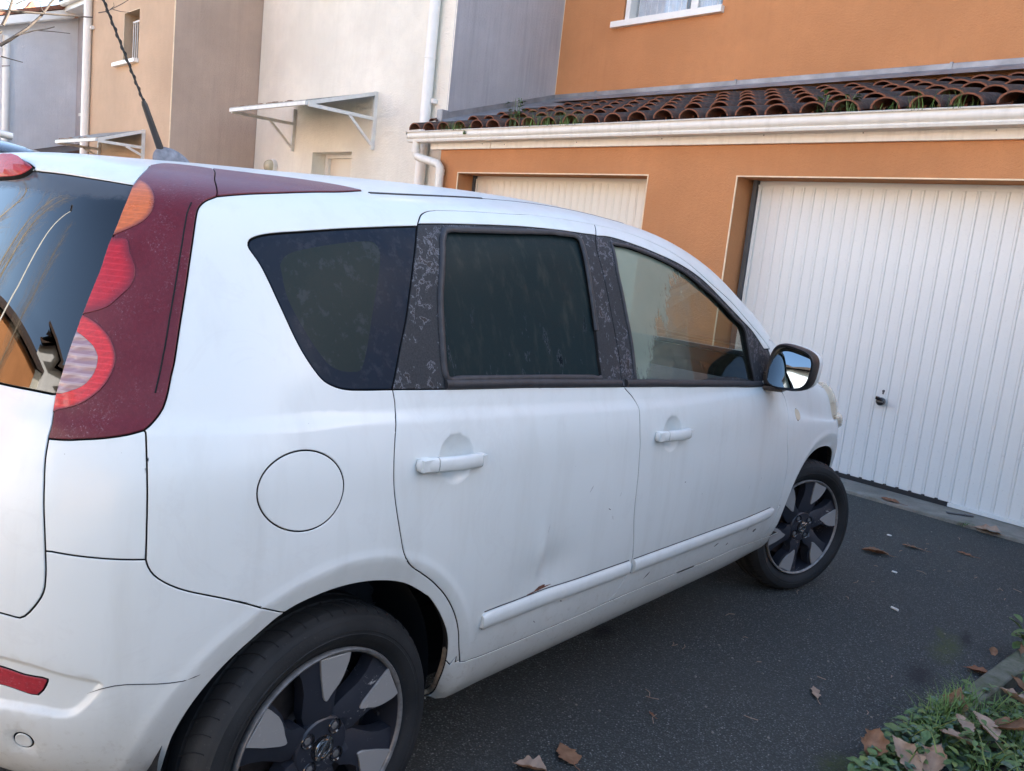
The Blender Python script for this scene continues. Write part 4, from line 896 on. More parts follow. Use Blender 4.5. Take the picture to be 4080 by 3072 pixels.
# front end (seen at a glancing angle only)
HL = cv([(2.74, 10.6), (2.75, 9.5), (2.77, 8.3), (2.80, 7.0), (2.84, 5.6), (2.87, 4.9), (2.98, 4.6), (3.14, 4.9), (3.22, 6.0), (3.20, 7.6), (3.14, 9.2), (3.06, 10.3), (2.94, 11.0), (2.82, 11.05), (2.74, 10.6)])
_k = near(HL, (3.14, .92)); _t = dense(np.array([(SMAX, .88), (3.45, .88), (3.25, .895), HL[_k]]), .012)
HB = np.concatenate([_t[:-1], HL[_k:-1], cv([(2.74, 10.6), (2.6, 10.38), (2.45, 10.42), (2.30, 10.7), (2.24, 10.9)])]); _h = len(_t)-1+len(HL[_k:-1])
GR = cv([(SMAX, 5.6), (3.6, 5.6), (3.40, 5.9), (3.33, 6.8), (3.40, 8.0), (3.6, 8.2), (SMAX, 8.2)])
WS = cv([(1.34, 15), (1.36, 13.4), (1.40, 12.75), (1.6, 12.3), (1.9, 11.75), (2.15, 11.2), (2.30, 10.95), (2.37, 12.0), (2.44, 13.5), (2.46, 15)])
FBC = cv([(2.83, 3.70), (2.86, 4.3), (2.87, 4.9)]); FBC[0] = CV['arch_f'][near(CV['arch_f'], FBC[0])]; FBC[-1] = HL[near(HL, FBC[-1])]
HB2 = cv([(SMAX, 5.0), (3.6, 5.0), (3.16, 4.95)]); HB2[-1] = HL[near(HL, HB2[-1])]
SILLF = CV['cut_bot'][-1]
SL = dense([SILLF, (CV['arch_f'][0][0]+.006, SILLF[1]-.01)]); SL[-1] = CV['arch_f'][near(CV['arch_f'], SL[-1])]
SLr = dense([CV['cut_bot'][0], (CV['arch_r'][-1][0]+.01, CV['cut_bot'][0][1]-.004)]); SLr[-1] = CV['arch_r'][near(CV['arch_r'], SLr[-1])]
def circ(*cs):
    out = []
    for c in cs:
        for p in np.atleast_2d(c):
            if not out or np.linalg.norm(p-out[-1]) > 1e-9: out.append(p)
    return np.array(out)
tj = CV['cut_b'][0]; bj = CV['cut_b'][-1]; bd = CV['belt_bot']; cb = CV['cut_b']; cc = CV['cut_c']; cfr = CV['cut_front']
P = {}
P['rear_door'] = circ(CV['cut_c'], sub('cut_top', CV['cut_top'][0], tj), cb, sub('cut_bot', bj, CV['cut_bot'][0]), R(CV['cut_rd']))
P['front_door'] = circ(sub('cut_top', tj, CV['cut_top'][-1]), cfr, CV['cut_fd'], sub('cut_bot', CV['cut_bot'][-1], bj), R(cb))
P['trim_r'] = circ(sub('cut_c', CV['belt_bot'][0], CV['band_r'][0]), CV['band_r'], sub('cut_b', CV['band_r'][-1], BX), R(bd[:ib+1]))
P['trim_f'] = circ(CV['band_f'], sub('cut_front', CV['band_f'][-1], bd[-1]), R(bd[ib:]), sub('cut_b', BX, CV['band_f'][0]))
P['lamp'] = circ(CV['lamp_in'], CV['lamp_bot'], CV['lamp_rear'], CV['lamp_top'], CV['lamp_split'])
P['spoiler'] = circ(CV['spoil_top'], R(CV['spoil_bot']), R(CV['lamp_split']))
lr = CV['lamp_rear']
for n in ('orange', 'red1', 'red2', 'rev'): P[n] = circ(CV[n], sub('lamp_rear', CV[n][-1], CV[n][0]))
gt, gb, ge = CV['glass_top'], CV['glass_bot'], CV['gate_edge']
P['rear_glass'] = circ(gt, np.array([gt[-1], gb[-1]]), R(gb), sub('lamp_rear', gb[0], gt[0]))
P['tailgate'] = circ(gb, np.array([gb[-1], ge[-1]]), R(ge), sub('lamp_rear', lr[0], gb[0]))
cbm = CV['corner_bot']
P['corner'] = circ(R(CV['lamp_bot']), CV['corner_top'], CV['corner_right'], cbm, sub('gate_edge', cbm[-1], ge[0])) if False else circ(CV['corner_top'], CV['corner_right'], cbm, sub('gate_edge', cbm[-1], ge[0]), R(CV['lamp_bot']))
ar = CV['arch_r']; bc = CV['bumper_cut']
P['bumper'] = circ(cbm, sub('gate_edge', cbm[-1], ge[-1]), np.array([ge[-1], (SMIN, 0), ar[0]]), sub('arch_r', ar[0], bc[-1]), R(bc))
P['hole_r'] = circ(ar, np.array([ar[-1], ar[0]])); P['hole_f'] = circ(CV['arch_f'], np.array([CV['arch_f'][-1], CV['arch_f'][0]]))
P['win_r'], P['win_f'], P['qwin'], P['qclear'], P['fuel'], P['reflector'], P['sensor'], P['ind'], P['brake'], P['headlamp'] = WR, WF, QWIN, QC, FU, RE, SEN, IND, BR, HL
P['screen'] = circ(WS, np.array([WS[-1], WS[0]]))
P['bonnet'] = circ(HB, np.array([HB[-1], WS[near(WS, HB[-1])]]), WS[near(WS, HB[-1]):], np.array([WS[-1], (SMAX, 1.5), HB[0]]))
P['sill'] = circ(R(SLr), CV['cut_bot'], SL, sub('arch_f', SL[-1], CV['arch_f'][0]), np.array([(CV['arch_f'][0][0], -.002), (ar[-1][0], -.002)]), sub('arch_r', ar[-1], SLr[-1]))
af = CV['arch_f']
P['front_bumper'] = circ(FBC, HL[near(HL, FBC[-1]):near(HL, HB2[-1])+1], R(HB2), np.array([HB2[0], (SMAX, 0), af[-1]]), R(af[near(af, FBC[0]):]))
P['fender'] = circ(CV['cut_fd'], SL, sub('arch_f', SL[-1], FBC[0]), FBC, R(HL[:near(HL, FBC[-1])+1]), HB[_h:], np.array([(2.06, 1.02)]), sub('cut_front', (2.06, 1.02), CV['cut_fd'][0]))
P['grille'] = circ(GR)
curves = [CV[n] for n in ('lamp_in', 'lamp_bot', 'lamp_rear', 'lamp_top', 'lamp_split', 'spoil_top', 'spoil_bot', 'orange', 'red1', 'red2', 'rev', 'glass_top', 'glass_bot', 'gate_edge', 'corner_top', 'corner_right', 'corner_bot', 'bumper_cut', 'cut_c', 'cut_top', 'cut_b', 'cut_rd', 'cut_bot', 'cut_fd', 'cut_front', 'band_r', 'band_f', 'belt_bot', 'arch_r', 'arch_f', 'qwin_open')]
curves += [WR, WF, QC, FU, RE, RC, SEN, SENO, IND, BR, HL, HB, WS, FBC, HB2, GR, SL, SLr, dense([HB[-1], (2.06, 1.02)], .02)]
curves += [np.array([(SMIN, 0), (SMAX, 0), (SMAX, QMAX), (SMIN, QMAX), (SMIN, 0)])]
def inside0(poly, pts):
    x, y = pts[:, 0], pts[:, 1]; r = np.zeros(len(pts), bool); P_ = np.asarray(poly); n = len(P_)
    bbm = (x >= P_[:, 0].min()) & (x <= P_[:, 0].max()) & (y >= P_[:, 1].min()) & (y <= P_[:, 1].max())
    idx = np.where(bbm)[0]; xs, ys = x[idx], y[idx]; rr = np.zeros(len(idx), bool)
    for i in range(n):
        x1, y1 = P_[i]; x2, y2 = P_[(i+1) % n]
        if y1 == y2: continue
        c = ((y1 > ys) != (y2 > ys)) & (xs < (x2-x1)*(ys-y1)/(y2-y1)+x1); rr ^= c
    r[idx] = rr; return r
def inset2d(c, d):
    n = len(c); t = np.roll(c, -1, 0)-np.roll(c, 1, 0); t /= np.linalg.norm(t, axis=1)[:, None]+1e-9; a = np.sum(c[:, 0]*np.roll(c[:, 1], -1)-np.roll(c[:, 0], -1)*c[:, 1])
    nrm = np.stack([-t[:, 1], t[:, 0]], 1)*(1 if a > 0 else -1); return c+nrm*d
CUPS = {}
for nm_ in ('cup_r', 'cup_f'):
    cen_ = raw(nm_).mean(0); CUPS[nm_] = cen_
    for r_ in (.056, .052, .046, .036, .024, .012): curves.append(disc_sq(cen_, r_, 44))
for nm_ in ('orange', 'red1', 'red2'):
    for d_ in (.003, .006, .010, .015):
        k_ = inset2d(P[nm_], d_); k_ = k_[inside0(P[nm_], k_)]; curves.append(k_) if len(k_) > 6 else None
rc_ = RC[(RC[:, 0] > SMIN+.02)]
for d_ in (.004, .009, .013): curves.append(inset2d(rc_, d_)[4:-4])
def inv_yz(Y, Z):
    Y, Z = np.asarray(Y, float), np.asarray(Z, float); g = np.linspace(0, 8, 60); s_ = Y.copy(); q_ = np.interp(Z, skin(np.full(60, 1.2), g)[:, 2], g)
    for _ in range(14):
        p = skin(s_, q_); e = 1e-4; a = (skin(s_+e, q_)-p)/e; b = (skin(s_, q_+e)-p)/e; dY, dZ = Y-p[..., 1], Z-p[..., 2]
        D = a[..., 1]*b[..., 2]-b[..., 1]*a[..., 2]; D = np.where(np.abs(D) < 1e-6, 1e-6, D)
        s_ = s_+np.clip((dY*b[..., 2]-b[..., 1]*dZ)/D, -.1, .1); q_ = np.clip(q_+np.clip((a[..., 1]*dZ-dY*a[..., 2])/D, -.5, .5), .3, 8)
    return np.stack([s_, q_*QS], -1)
for yc_ in (0., 2.6):
    for r_ in (.352, .366, .378, .386, .394, .402, .415):
        a_ = np.linspace(-.05, math.pi+.05, 70); y_, z_ = yc_+r_*np.cos(a_), .345+r_*np.sin(a_); k_ = z_ > .34
        curves.append(inv_yz(y_[k_], z_[k_]))
# --- planar triangulation of the sheet, then lifted on to the skin
V2 = []; E2 = []; key = {}
def vid(p):
    k_ = (round(float(p[0]), 4), round(float(p[1]), 4))
    if k_ not in key: key[k_] = len(V2); V2.append((float(k_[0]), float(k_[1])))
    return key[k_]
for c in curves:
    ids = [vid(p) for p in c]
    E2 += [(a, b) for a, b in zip(ids, ids[1:]) if a != b]
CP = np.array(V2)
gs = np.arange(SMIN, SMAX+.001, .024); gq = np.arange(0, QMAX+.001, .02)
cell = {}
for i, p in enumerate(CP): cell.setdefault((int(p[0]//.012), int(p[1]//.012)), []).append(i)
def clear(a, b, r2=.0095**2):
    ca, cb_ = int(a//.012), int(b//.012)
    for i in (-1, 0, 1):
        for j in (-1, 0, 1):
            for k_ in cell.get((ca+i, cb_+j), ()):
                if (CP[k_][0]-a)**2+(CP[k_][1]-b)**2 < r2: return False
    return True
extra = [(a, b) for a in np.arange(.46, .84, .008) for b in np.arange(.25, .46, .008)]+[(a, b) for a in np.arange(-.35, 2.9, .03) for b in np.arange(.62, .76, .006)]
for a, b in extra:
    if clear(a, b, .004**2): vid((a, b))
for a in gs:
    for b in gq:
        if .46 < a < .84 and .25 < b < .46 or (.62 < b < .76 and -.35 < a < 2.9): continue
        a_ = min(a, SMAX)
        if clear(a_, b): vid((a_, b))
rv, re_, rf, _, _, _ = delaunay_2d_cdt([Vector(v) for v in V2], E2, [], 0, 1e-6)
SV = np.array([(v.x, v.y) for v in rv]); FT = np.array([f for f in rf if len(f) == 3])
CE = SV[FT].mean(1)
def inside(poly, pts):
    x, y = pts[:, 0], pts[:, 1]; r = np.zeros(len(pts), bool); P_ = np.asarray(poly); n = len(P_)
    bbm = (x >= P_[:, 0].min()) & (x <= P_[:, 0].max()) & (y >= P_[:, 1].min()) & (y <= P_[:, 1].max())
    idx = np.where(bbm)[0]; xs, ys = x[idx], y[idx]; rr = np.zeros(len(idx), bool)
    for i in range(n):
        x1, y1 = P_[i]; x2, y2 = P_[(i+1) % n]
        if y1 == y2: continue
        c = ((y1 > ys) != (y2 > ys)) & (xs < (x2-x1)*(ys-y1)/(y2-y1)+x1); rr ^= c
    r[idx] = rr; return r
RID = np.array(['body']*len(FT), dtype=object)
for n in ('sill', 'fender', 'bonnet', 'front_bumper', 'screen', 'bumper', 'corner', 'tailgate', 'rear_glass', 'lamp', 'spoiler', 'orange', 'red1', 'red2', 'rev', 'rear_door', 'front_door', 'trim_r', 'trim_f', 'win_r', 'win_f', 'qwin', 'qclear', 'fuel', 'reflector', 'sensor', 'ind', 'brake', 'grille', 'headlamp', 'hole_r', 'hole_f'):
    RID[inside(P[n], CE)] = n
_b = (RID == 'body') & (CE[:, 1] < .2)                      # stray slivers along the lower border
RID[_b & (CE[:, 0] > -.36) & (CE[:, 0] < ar[-1][0]-.004)] = 'hole_r'; RID[_b & (CE[:, 0] >= ar[-1][0]-.004) & (CE[:, 0] < 2.22)] = 'sill'; RID[_b & (CE[:, 0] >= 2.22) & (CE[:, 0] < 2.95)] = 'hole_f'
def segdist(poly, pts):
    P_ = np.asarray(poly); d = np.full(len(pts), 9.)
    for a, b in zip(P_, np.roll(P_, -1, 0)):
        ab = b-a; L = ab@ab
        if L < 1e-12: continue
        t = np.clip(((pts-a)@ab)/L, 0, 1); d = np.minimum(d, np.linalg.norm(pts-(a+t[:, None]*ab), axis=1))
    return d
def surf(sq):
    e = 1e-4; s_, q_ = sq[:, 0], sq[:, 1]/QS
    p = skin(s_, q_); sa = np.clip(s_, SMIN+2e-4, SMAX-2e-4); qa = np.clip(q_, 2e-3, 15-2e-3)
    a = skin(sa+e, qa)-skin(sa-e, qa); b = skin(sa, qa+1e-3)-skin(sa, qa-1e-3)
    n = np.cross(a, b); n /= np.linalg.norm(n, axis=1)[:, None]+1e-12
    n[(n*(p-np.array([0, 1.3, .8]))).sum(1) < 0] *= -1
    n[:, 0] = np.where(p[:, 0] < 1e-4, 0, n[:, 0]); n /= np.linalg.norm(n, axis=1)[:, None]+1e-12
    return p, n
SP, SN = surf(SV)
# pressed-in forms: bumper recess, sensor dish, handle cups, tailgate ledge
def press(poly, depth, width, raise_=0):
    global SP
    m = np.where(inside(poly, SV))[0]
    if len(m) == 0: return
    d = segdist(poly, SV[m]); w = np.clip(d/width, 0, 1); w = w*w*(3-2*w); SP[m] -= SN[m]*(depth*w)[:, None]
press(RC, .011, .011); press(SENO, .005, .010)
for nm, dep in (('cup_r', .020), ('cup_f', .020)):
    cen = CUPS[nm]; m = np.where(inside(disc_sq(cen, .0565, 44), SV))[0]
    pc = skin(cen[0], cen[1]/QS); r = np.linalg.norm((skin(SV[m][:, 0], SV[m][:, 1]/QS)-pc), axis=1)/.054; w = np.clip(1-r**2.2, 0, 1); SP[m] -= SN[m]*(dep*w)[:, None]
# analytic normals are rebuilt from the final mesh so that the pressings shade properly
fn = np.cross(SP[FT[:, 1]]-SP[FT[:, 0]], SP[FT[:, 2]]-SP[FT[:, 0]])
if (fn*SN[FT[:, 0]]).sum() < 0: FT = FT[:, ::-1]; fn = -fn
VN = np.zeros_like(SP)
for k_ in range(3): np.add.at(VN, FT[:, k_], fn)
# only where pressed, elsewhere the exact normal is smoother
moved = np.linalg.norm(SP-skin(SV[:, 0], SV[:, 1]/QS), axis=1) > 1e-6
VNn = VN/(np.linalg.norm(VN, axis=1)[:, None]+1e-12)
SN2 = SN.copy(); nb = np.zeros(len(SP), bool)
mt = moved[FT].any(1); nb[FT[mt].ravel()] = True; SN2[nb] = VNn[nb]
def panel(name, regs, mat, gap=.0028, lip=.018, inset=0., mirror='copy', parent=None, matmap=None, bulge=0., rnd=.0016):
    """mesh of the chosen regions with a rolled edge along every free border; mirror: 'copy' = second object for the left side, 'weld' = one mesh across the centre line"""
    sel = np.where(np.isin(RID, regs))[0]; F = FT[sel]; used, inv = np.unique(F, return_inverse=True); F = inv.reshape(-1, 3)
    Vp = SP[used].copy(); Nn = SN2[used].copy(); uv = SV[used]
    if inset: Vp -= Nn*inset
    fm = [0]*len(F) if matmap is None else [matmap[r] for r in RID[sel]]
    mats = (mat if isinstance(mat, list) else [mat])+[M['under']]  # last slot: gap shade put into the colour of the inner lip faces
    ed = {}
    for f in F:
        for a, b in ((f[0], f[1]), (f[1], f[2]), (f[2], f[0])): ed[(a, b)] = 1
    bnd = [(a, b) for a, b in ed if (b, a) not in ed]
    onc = (Vp[:, 0] < 1e-4) if mirror == 'weld' else np.zeros(len(Vp), bool)
    bnd = [(a, b) for a, b in bnd if not (onc[a] and onc[b])]
    if bulge:
        d = np.full(len(Vp), 9.); bp = Vp[[a for a, b in bnd]]
        for i in range(len(Vp)): d[i] = np.min(np.linalg.norm(bp-Vp[i], axis=1))
        w = np.clip(d/(bulge*2.2), 0, 1); Vp += Nn*(bulge*np.sqrt(1-(1-w)**2))[:, None]
    inw = np.zeros_like(Vp); cnt = np.zeros(len(Vp))
    for a, b in bnd:
        e = Vp[b]-Vp[a]; L = np.linalg.norm(e)
        if L < 1e-9: continue
        t = np.cross(Nn[a], e/L); t /= np.linalg.norm(t)+1e-12; inw[a] += t; inw[b] += t; cnt[a] += 1; cnt[b] += 1
    m = cnt > 0; l = np.linalg.norm(inw[m], axis=1); dirn = np.zeros_like(Vp); dirn[m] = inw[m]/(l[:, None]+1e-9)
    mit = np.ones(len(Vp)); mit[m] = np.clip(cnt[m]/(l+1e-9), 1, 1.8)
    dirn[onc, 0] = 0
    V0 = Vp.copy(); Vp[m] = V0[m]+dirn[m]*((gap/2+rnd)*mit[m])[:, None]
    bi = np.where(m)[0]; loc = -np.ones(len(Vp), int); loc[bi] = np.arange(len(bi)); nb_ = len(bi)
    e0 = V0[bi]+dirn[bi]*((gap/2+rnd*.3)*mit[bi])[:, None]-Nn[bi]*rnd*.35; e1 = V0[bi]+dirn[bi]*((gap/2)*mit[bi])[:, None]-Nn[bi]*rnd*1.2; e2 = e1-Nn[bi]*lip
    n0 = Nn[bi]*.72-dirn[bi]*.69; n1 = -dirn[bi]*.97+Nn[bi]*.2; n2 = -dirn[bi]
    verts = np.concatenate([Vp, e0, e1, e2]); nor = np.concatenate([Nn, n0, n1, n2]); o = len(Vp)
    faces = [tuple(f) for f in F]
    for a, b in bnd:
        if loc[a] < 0 or loc[b] < 0: continue
        A, B = loc[a], loc[b]
        for u0, u1, w0, w1 in ((a, b, o+A, o+B), (o+A, o+B, o+nb_+A, o+nb_+B), (o+nb_+A, o+nb_+B, o+2*nb_+A, o+2*nb_+B)):
            faces.append((u1, u0, w0, w1)); fm.append(len(mats)-1 if w0 >= o+2*nb_ else 0)
    nor /= np.linalg.norm(nor, axis=1)[:, None]+1e-12
    par = parent or car
    if mirror == 'weld':
        nv = len(verts); cen = np.where(np.abs(verts[:, 0]) < 1.5e-4)[0]; mp = np.arange(nv)+nv; mp[cen] = cen
        keepi = np.array([i for i in range(nv) if mp[i] >= nv]); rem = np.zeros(2*nv, int); rem[:nv] = np.arange(nv); rem[keepi+nv] = nv+np.arange(len(keepi)); rem[cen+nv] = cen
        v2 = verts[keepi]*np.array([-1, 1, 1]); n2_ = nor[keepi]*np.array([-1, 1, 1])
        allv = np.concatenate([verts, v2]); alln = np.concatenate([nor, n2_])
        f2 = [tuple(rem[i+nv] for i in f[::-1]) for f in faces]
        f2 = [(f, k_) for f, k_ in zip(f2, fm) if len(set(f)) == len(f)]
        f1 = [(f, k_) for f, k_ in zip(faces, fm) if len(set(f)) == len(f)]
        return [mobj(name, allv, [f for f, _ in f1+f2], mats, par, True, [k_ for _, k_ in f1+f2], alln)]
    outp = [mobj(name, verts, faces, mats, par, True, fm, nor)]
    if mirror == 'copy':
        outp.append(mobj(name, verts*np.array([-1, 1, 1]), [f[::-1] for f in faces], mats, par, True, fm, nor*np.array([-1, 1, 1])))
    return outp
W = M['paint']
panel('body_shell', ['body'], W, mirror='weld', lip=.012)
panel('rear_door', ['rear_door'], W); panel('front_door', ['front_door'], W)
panel('fender', ['fender'], W); panel('sill', ['sill'], W, gap=.003, bulge=.012)
panel('bonnet', ['bonnet'], W, mirror='weld'); panel('front_bumper', ['front_bumper'], W, mirror='weld')
panel('rear_bumper', ['bumper'], W, mirror='weld', lip=.012); panel('bumper_corner', ['corner'], W); panel('tailgate', ['tailgate'], W, mirror='weld', gap=.0036)
panel('fuel_lid', ['fuel'], W, mirror='none', gap=.0028)
panel('quarter_window', ['qwin', 'qclear'], [M['g_frit'], M['g_quarter']], inset=.003, matmap={'qwin': 0, 'qclear': 1}, gap=.004)
panel('door_glass', ['win_r'], M['g_rear_side'], inset=.010, gap=0, lip=.003)
panel('door_glass', ['win_f'], M['g_front'], inset=.010, gap=0, lip=.003)
panel('window_trim', ['trim_r'], M['trim'], inset=.0015); panel('window_trim', ['trim_f'], M['trim'], inset=.0015)
panel('windscreen', ['screen'], M['g_screen'], mirror='weld', inset=.003, lip=.004)
panel('rear_window', ['rear_glass'], M['g_rear'], mirror='weld', inset=.002, lip=.006)
lamps = panel('tail_lamp', ['lamp', 'orange', 'red1', 'red2', 'rev'], M['lamp_dark'], gap=.0022, lip=.02, inset=-.002)
for n, mt_, nm in (('orange', 'lamp_orange', 'indicator_lens'), ('red1', 'lamp_red', 'brake_lens'), ('red2', 'lamp_bright', 'tail_lens'), ('rev', 'lamp_rev', 'reversing_lens')):
    ps = panel(nm, [n], M[mt_], gap=0, lip=.001, inset=-.0034, parent=lamps[0], rnd=.0008)
    ps[1].parent = lamps[1]
    if n != 'rev':
        for o_ in ps:
            m_ = np.where(np.isin(RID, [n]))[0]; us = np.unique(FT[m_]); ev = np.full(len(o_.data.vertices), 0.0)
            dd = np.full(len(us), 9.); cvn = CV[n]
            for a_, b_ in zip(cvn, cvn[1:]):
                ab = b_-a_; L_ = ab@ab
                if L_ > 1e-12: t2 = np.clip(((SV[us]-a_)@ab)/L_, 0, 1); dd = np.minimum(dd, np.linalg.norm(SV[us]-(a_+t2[:, None]*ab), axis=1))
            ev[:len(us)] = np.clip(dd/.022, 0, 1); at_ = o_.data.attributes.new('edge', 'FLOAT', 'POINT'); at_.data.foreach_set('value', ev)
panel('roof_end_lamp_trim', ['spoiler'], M['lamp_dark'], gap=.0014, inset=-.0028)
panel('reflector', ['reflector'], M['reflector'], gap=.003, inset=-.001, lip=.01); panel('parking_sensor', ['sensor'], W, gap=.003, inset=-.002)
panel('side_indicator', ['ind'], M['clear_lens'], gap=.001, lip=.004, bulge=.012)
panel('high_brake_lamp', ['brake'], M['brake_lens'], mirror='weld', gap=.004, bulge=.016, inset=-.006)
panel('headlamp', ['headlamp'], M['clear_lens'], gap=.004, bulge=.030); panel('grille', ['grille'], M['black'], mirror='weld', inset=.01)
# inner shell keeps the shut lines dark and the cabin closed
sel = ~np.isin(RID, ['qclear', 'win_r', 'win_f', 'screen', 'rear_glass', 'hole_r', 'hole_f']) & (CE[:, 1] > .1); F = FT[sel]; used, inv_ = np.unique(F, return_inverse=True)
iv = SP[used]-SN[used]*.024; F = inv_.reshape(-1, 3)
iv[:, 0] = np.maximum(iv[:, 0], 0)
mobj('inner_shell', np.concatenate([iv, iv*np.array([-1, 1, 1])]), [tuple(f) for f in F]+[tuple(f[::-1]+len(iv)) for f in F], M['under'], car, True)
# ---------------------------------------------------------------- fittings of the white car
def on(sq, off=0.):
    sq = np.atleast_2d(np.asarray(sq, float)); p, n = surf(sq); return p+n*off, n
def strip_tube(name, c, r, mat, off=0., flat=1., n=8, both=True, parent=None):
    p, nn = on(c, off); bm = bmesh.new(); tube(bm, p, r, n, nrm=nn, flat=flat); o = bobj(name, bm, mat, parent or car, smooth=60)
    if both:
        bm = bmesh.new(); tube(bm, p*np.array([-1, 1, 1]), r, n, nrm=nn*np.array([-1, 1, 1]), flat=flat); bobj(name, bm, mat, parent or car, smooth=60)
    return o
def thin(c, k=3): return np.concatenate([c[:-1:k], c[-1:]])
# belt mouldings, glass seals
bt = CV['belt_top']; lo = CV['belt_bot']
mid_r = cv([(lo[3][0], (lo[3][1]+.010)/QS)]+[(s_, (q_+.010)/QS) for s_, q_ in thin(lo[4:ib-1], 6)]); mid_f = cv([(s_, (q_+.010)/QS) for s_, q_ in thin(lo[ib+1:-1], 6)])
w0 = near(mid_r, CV['ctrim_r'][-1])
strip_tube('belt_moulding', thin(mid_r[w0:]), .0115, M['black_seal'], .000, .75); strip_tube('belt_moulding', thin(mid_f), .0115, M['black_seal'], .000, .75)
k = near(WR, raw('win_r')[9]); fr_ = np.concatenate([WR[k:], WR[1:]]); fr_ = fr_[:near(fr_, raw('win_r')[8]) if near(fr_, raw('win_r')[8]) > 10 else len(fr_)]
strip_tube('window_seal', thin(fr_, 2), .0085, M['black_seal'], .000, .6)
kf = near(WF, raw('win_f')[13]); fr2 = np.concatenate([WF[kf:], WF[1:]]); fr2 = fr2[:near(fr2, raw('win_f')[11]) if near(fr2, raw('win_f')[11]) > 10 else len(fr2)]
strip_tube('window_seal', thin(fr2, 2), .0060, M['black_seal'], .000, .6)
# mirror sail and the rear trim post are black; door trims get a seam along the middle
rd = cv([(.240, 12.42), (.30, 12.47), (.40, 12.55), (.52, 12.63), (.66, 12.72)]); strip_tube('roof_ditch', thin(rd, 2), .0045, M['black'], -.0005, .8)
strip_tube('roof_seam', thin(cv([(.66, 12.72), (.9, 12.85), (1.15, 12.85), (1.35, 12.72)]), 2), .0015, M['black_seal'], -.0005)
li = CV['lamp_in'][6:-8:4]; tn_ = np.gradient(li, axis=0); tn_ /= np.linalg.norm(tn_, axis=1)[:, None]; ls = li+np.stack([tn_[:, 1], -tn_[:, 0]], 1)*np.where((np.stack([tn_[:, 1], -tn_[:, 0]], 1)[:, :1]) < 0, 1, -1)*.016
strip_tube('lamp_seam', ls, .0014, M['under'], .0026, .5)
# rubbing strips
def rub(name, n, tip):
    c = raw(n); P3 = skin(c[:, 0], c[:, 1]/QS); y0, y1 = tip
    top = np.polyfit([p_[1] for p_ in P3], [p_[2] for p_ in P3], 1)
    return top
def strip_solid(name, pts, h, t, mat):
    # pts: (Y, Z) centre line on the skin; a lozenge section h high, t proud
    for sgn in (1, -1):
        bm = bmesh.new(); rings = []
        prof = [(-.5, -.4), (-.5, .35), (-.36, .85), (-.1, 1.0), (.16, 1.0), (.38, .8), (.5, .3), (.5, -.4)]
        m = len(pts)
        for i, (y, z, sc) in enumerate(pts):
            x = side_x(y, z); ring = []
            for a, b in prof: ring.append(bm.verts.new((sgn*(x+t*b*(.4+.6*sc)), y, z+h*a*sc)))
            rings.append(ring)
        for A, B in zip(rings, rings[1:]):
            for j in range(len(prof)-1): bm.faces.new((A[j], A[j+1], B[j+1], B[j]))
        bm.faces.new(rings[0]); bm.faces.new(rings[-1]); bobj(name, bm, mat, car, smooth=42)
def side_x(y, z):
    q = np.linspace(.5, 8, 400); p = skin(np.full(400, y), q); return float(np.interp(z, p[:, 2], p[:, 0]))
def lin(a, b, n): return [(a[0]+(b[0]-a[0])*i/n, a[1]+(b[1]-a[1])*i/n) for i in range(n+1)]
l1 = lin((.408, .488), (1.040, .477), 24); l1 = [(y, z, 1.0) for y, z in l1]; l1 = [(.400, .488, .72)]+l1
strip_solid('rubbing_strip', l1, .042, .013, W)
l2 = [(y, z, 1.0) for y, z in lin((1.066, .476), (2.04, .463), 30)]+[(2.075, .463, .92), (2.10, .464, .72), (2.112, .466, .45)]
strip_solid('rubbing_strip', l2, .042, .013, W)
for L_ in (l1[1:], l2[:-2]):
    bm = bmesh.new(); tube(bm, [(side_x(y, z+.0225)+.0006, y, z+.0222) for y, z, _ in L_], .0016, 4); tube(bm, [(side_x(y, z-.0225)+.0004, y, z-.0222) for y, z, _ in L_], .0012, 4); bobj('strip_seam', bm, M['black_seal'], car)
# door handles: a bar with a fixed cap behind it
def handle(yc, zc, L, tilt):
    for sgn in (1, -1):
        for nm, a, b in (('door_handle', -L/2+.050, L/2), ('handle_cap', -L/2, -L/2+.047)):
            bm = bmesh.new(); rings = []; m = 16
            for i in range(m+1):
                u = a+(b-a)*i/m; e0 = (u+L/2); e1 = (L/2-u); e = min(e0, e1); sc = math.sqrt(max(.03, 1-(1-min(e/.015, 1))**2))
                y = yc+u; z = zc+tilt*u; x = side_x(y, min(z, .93)); out = .020+.008*math.sqrt(max(0, 1-(u/(L/2))**2))
                x = side_x(yc, zc)-.012*abs(u)/L+out-.004
                ring = []
                for k_ in range(12):
                    an_ = 2*math.pi*k_/12; ca, sa = math.cos(an_), math.sin(an_)
                    ring.append(bm.verts.new((sgn*(x+.010*sc*math.copysign(abs(ca)**.7, ca)-.006), y, z+.0165*sc*math.copysign(abs(sa)**.7, sa))))
                rings.append(ring)
            for A, B in zip(rings, rings[1:]):
                for j in range(12): bm.faces.new((A[j], A[(j+1) % 12], B[(j+1) % 12], B[j]))
            bm.faces.new(rings[0]); bm.faces.new(rings[-1])
            for uu in ((a+.006,) if nm == 'handle_cap' else (L/2-.018,)):
                xx = side_x(yc, zc); bx(bm, sgn*xx-.02, sgn*xx+.02, yc+uu, yc+uu+.03 if nm == 'handle_cap' else yc+uu+.014, zc+tilt*uu-.012, zc+tilt*uu+.012)
            bobj(nm, bm, W, car, smooth=50)
handle(.247, .8905, .205, -.045); handle(1.188, .862, .205, -.035)
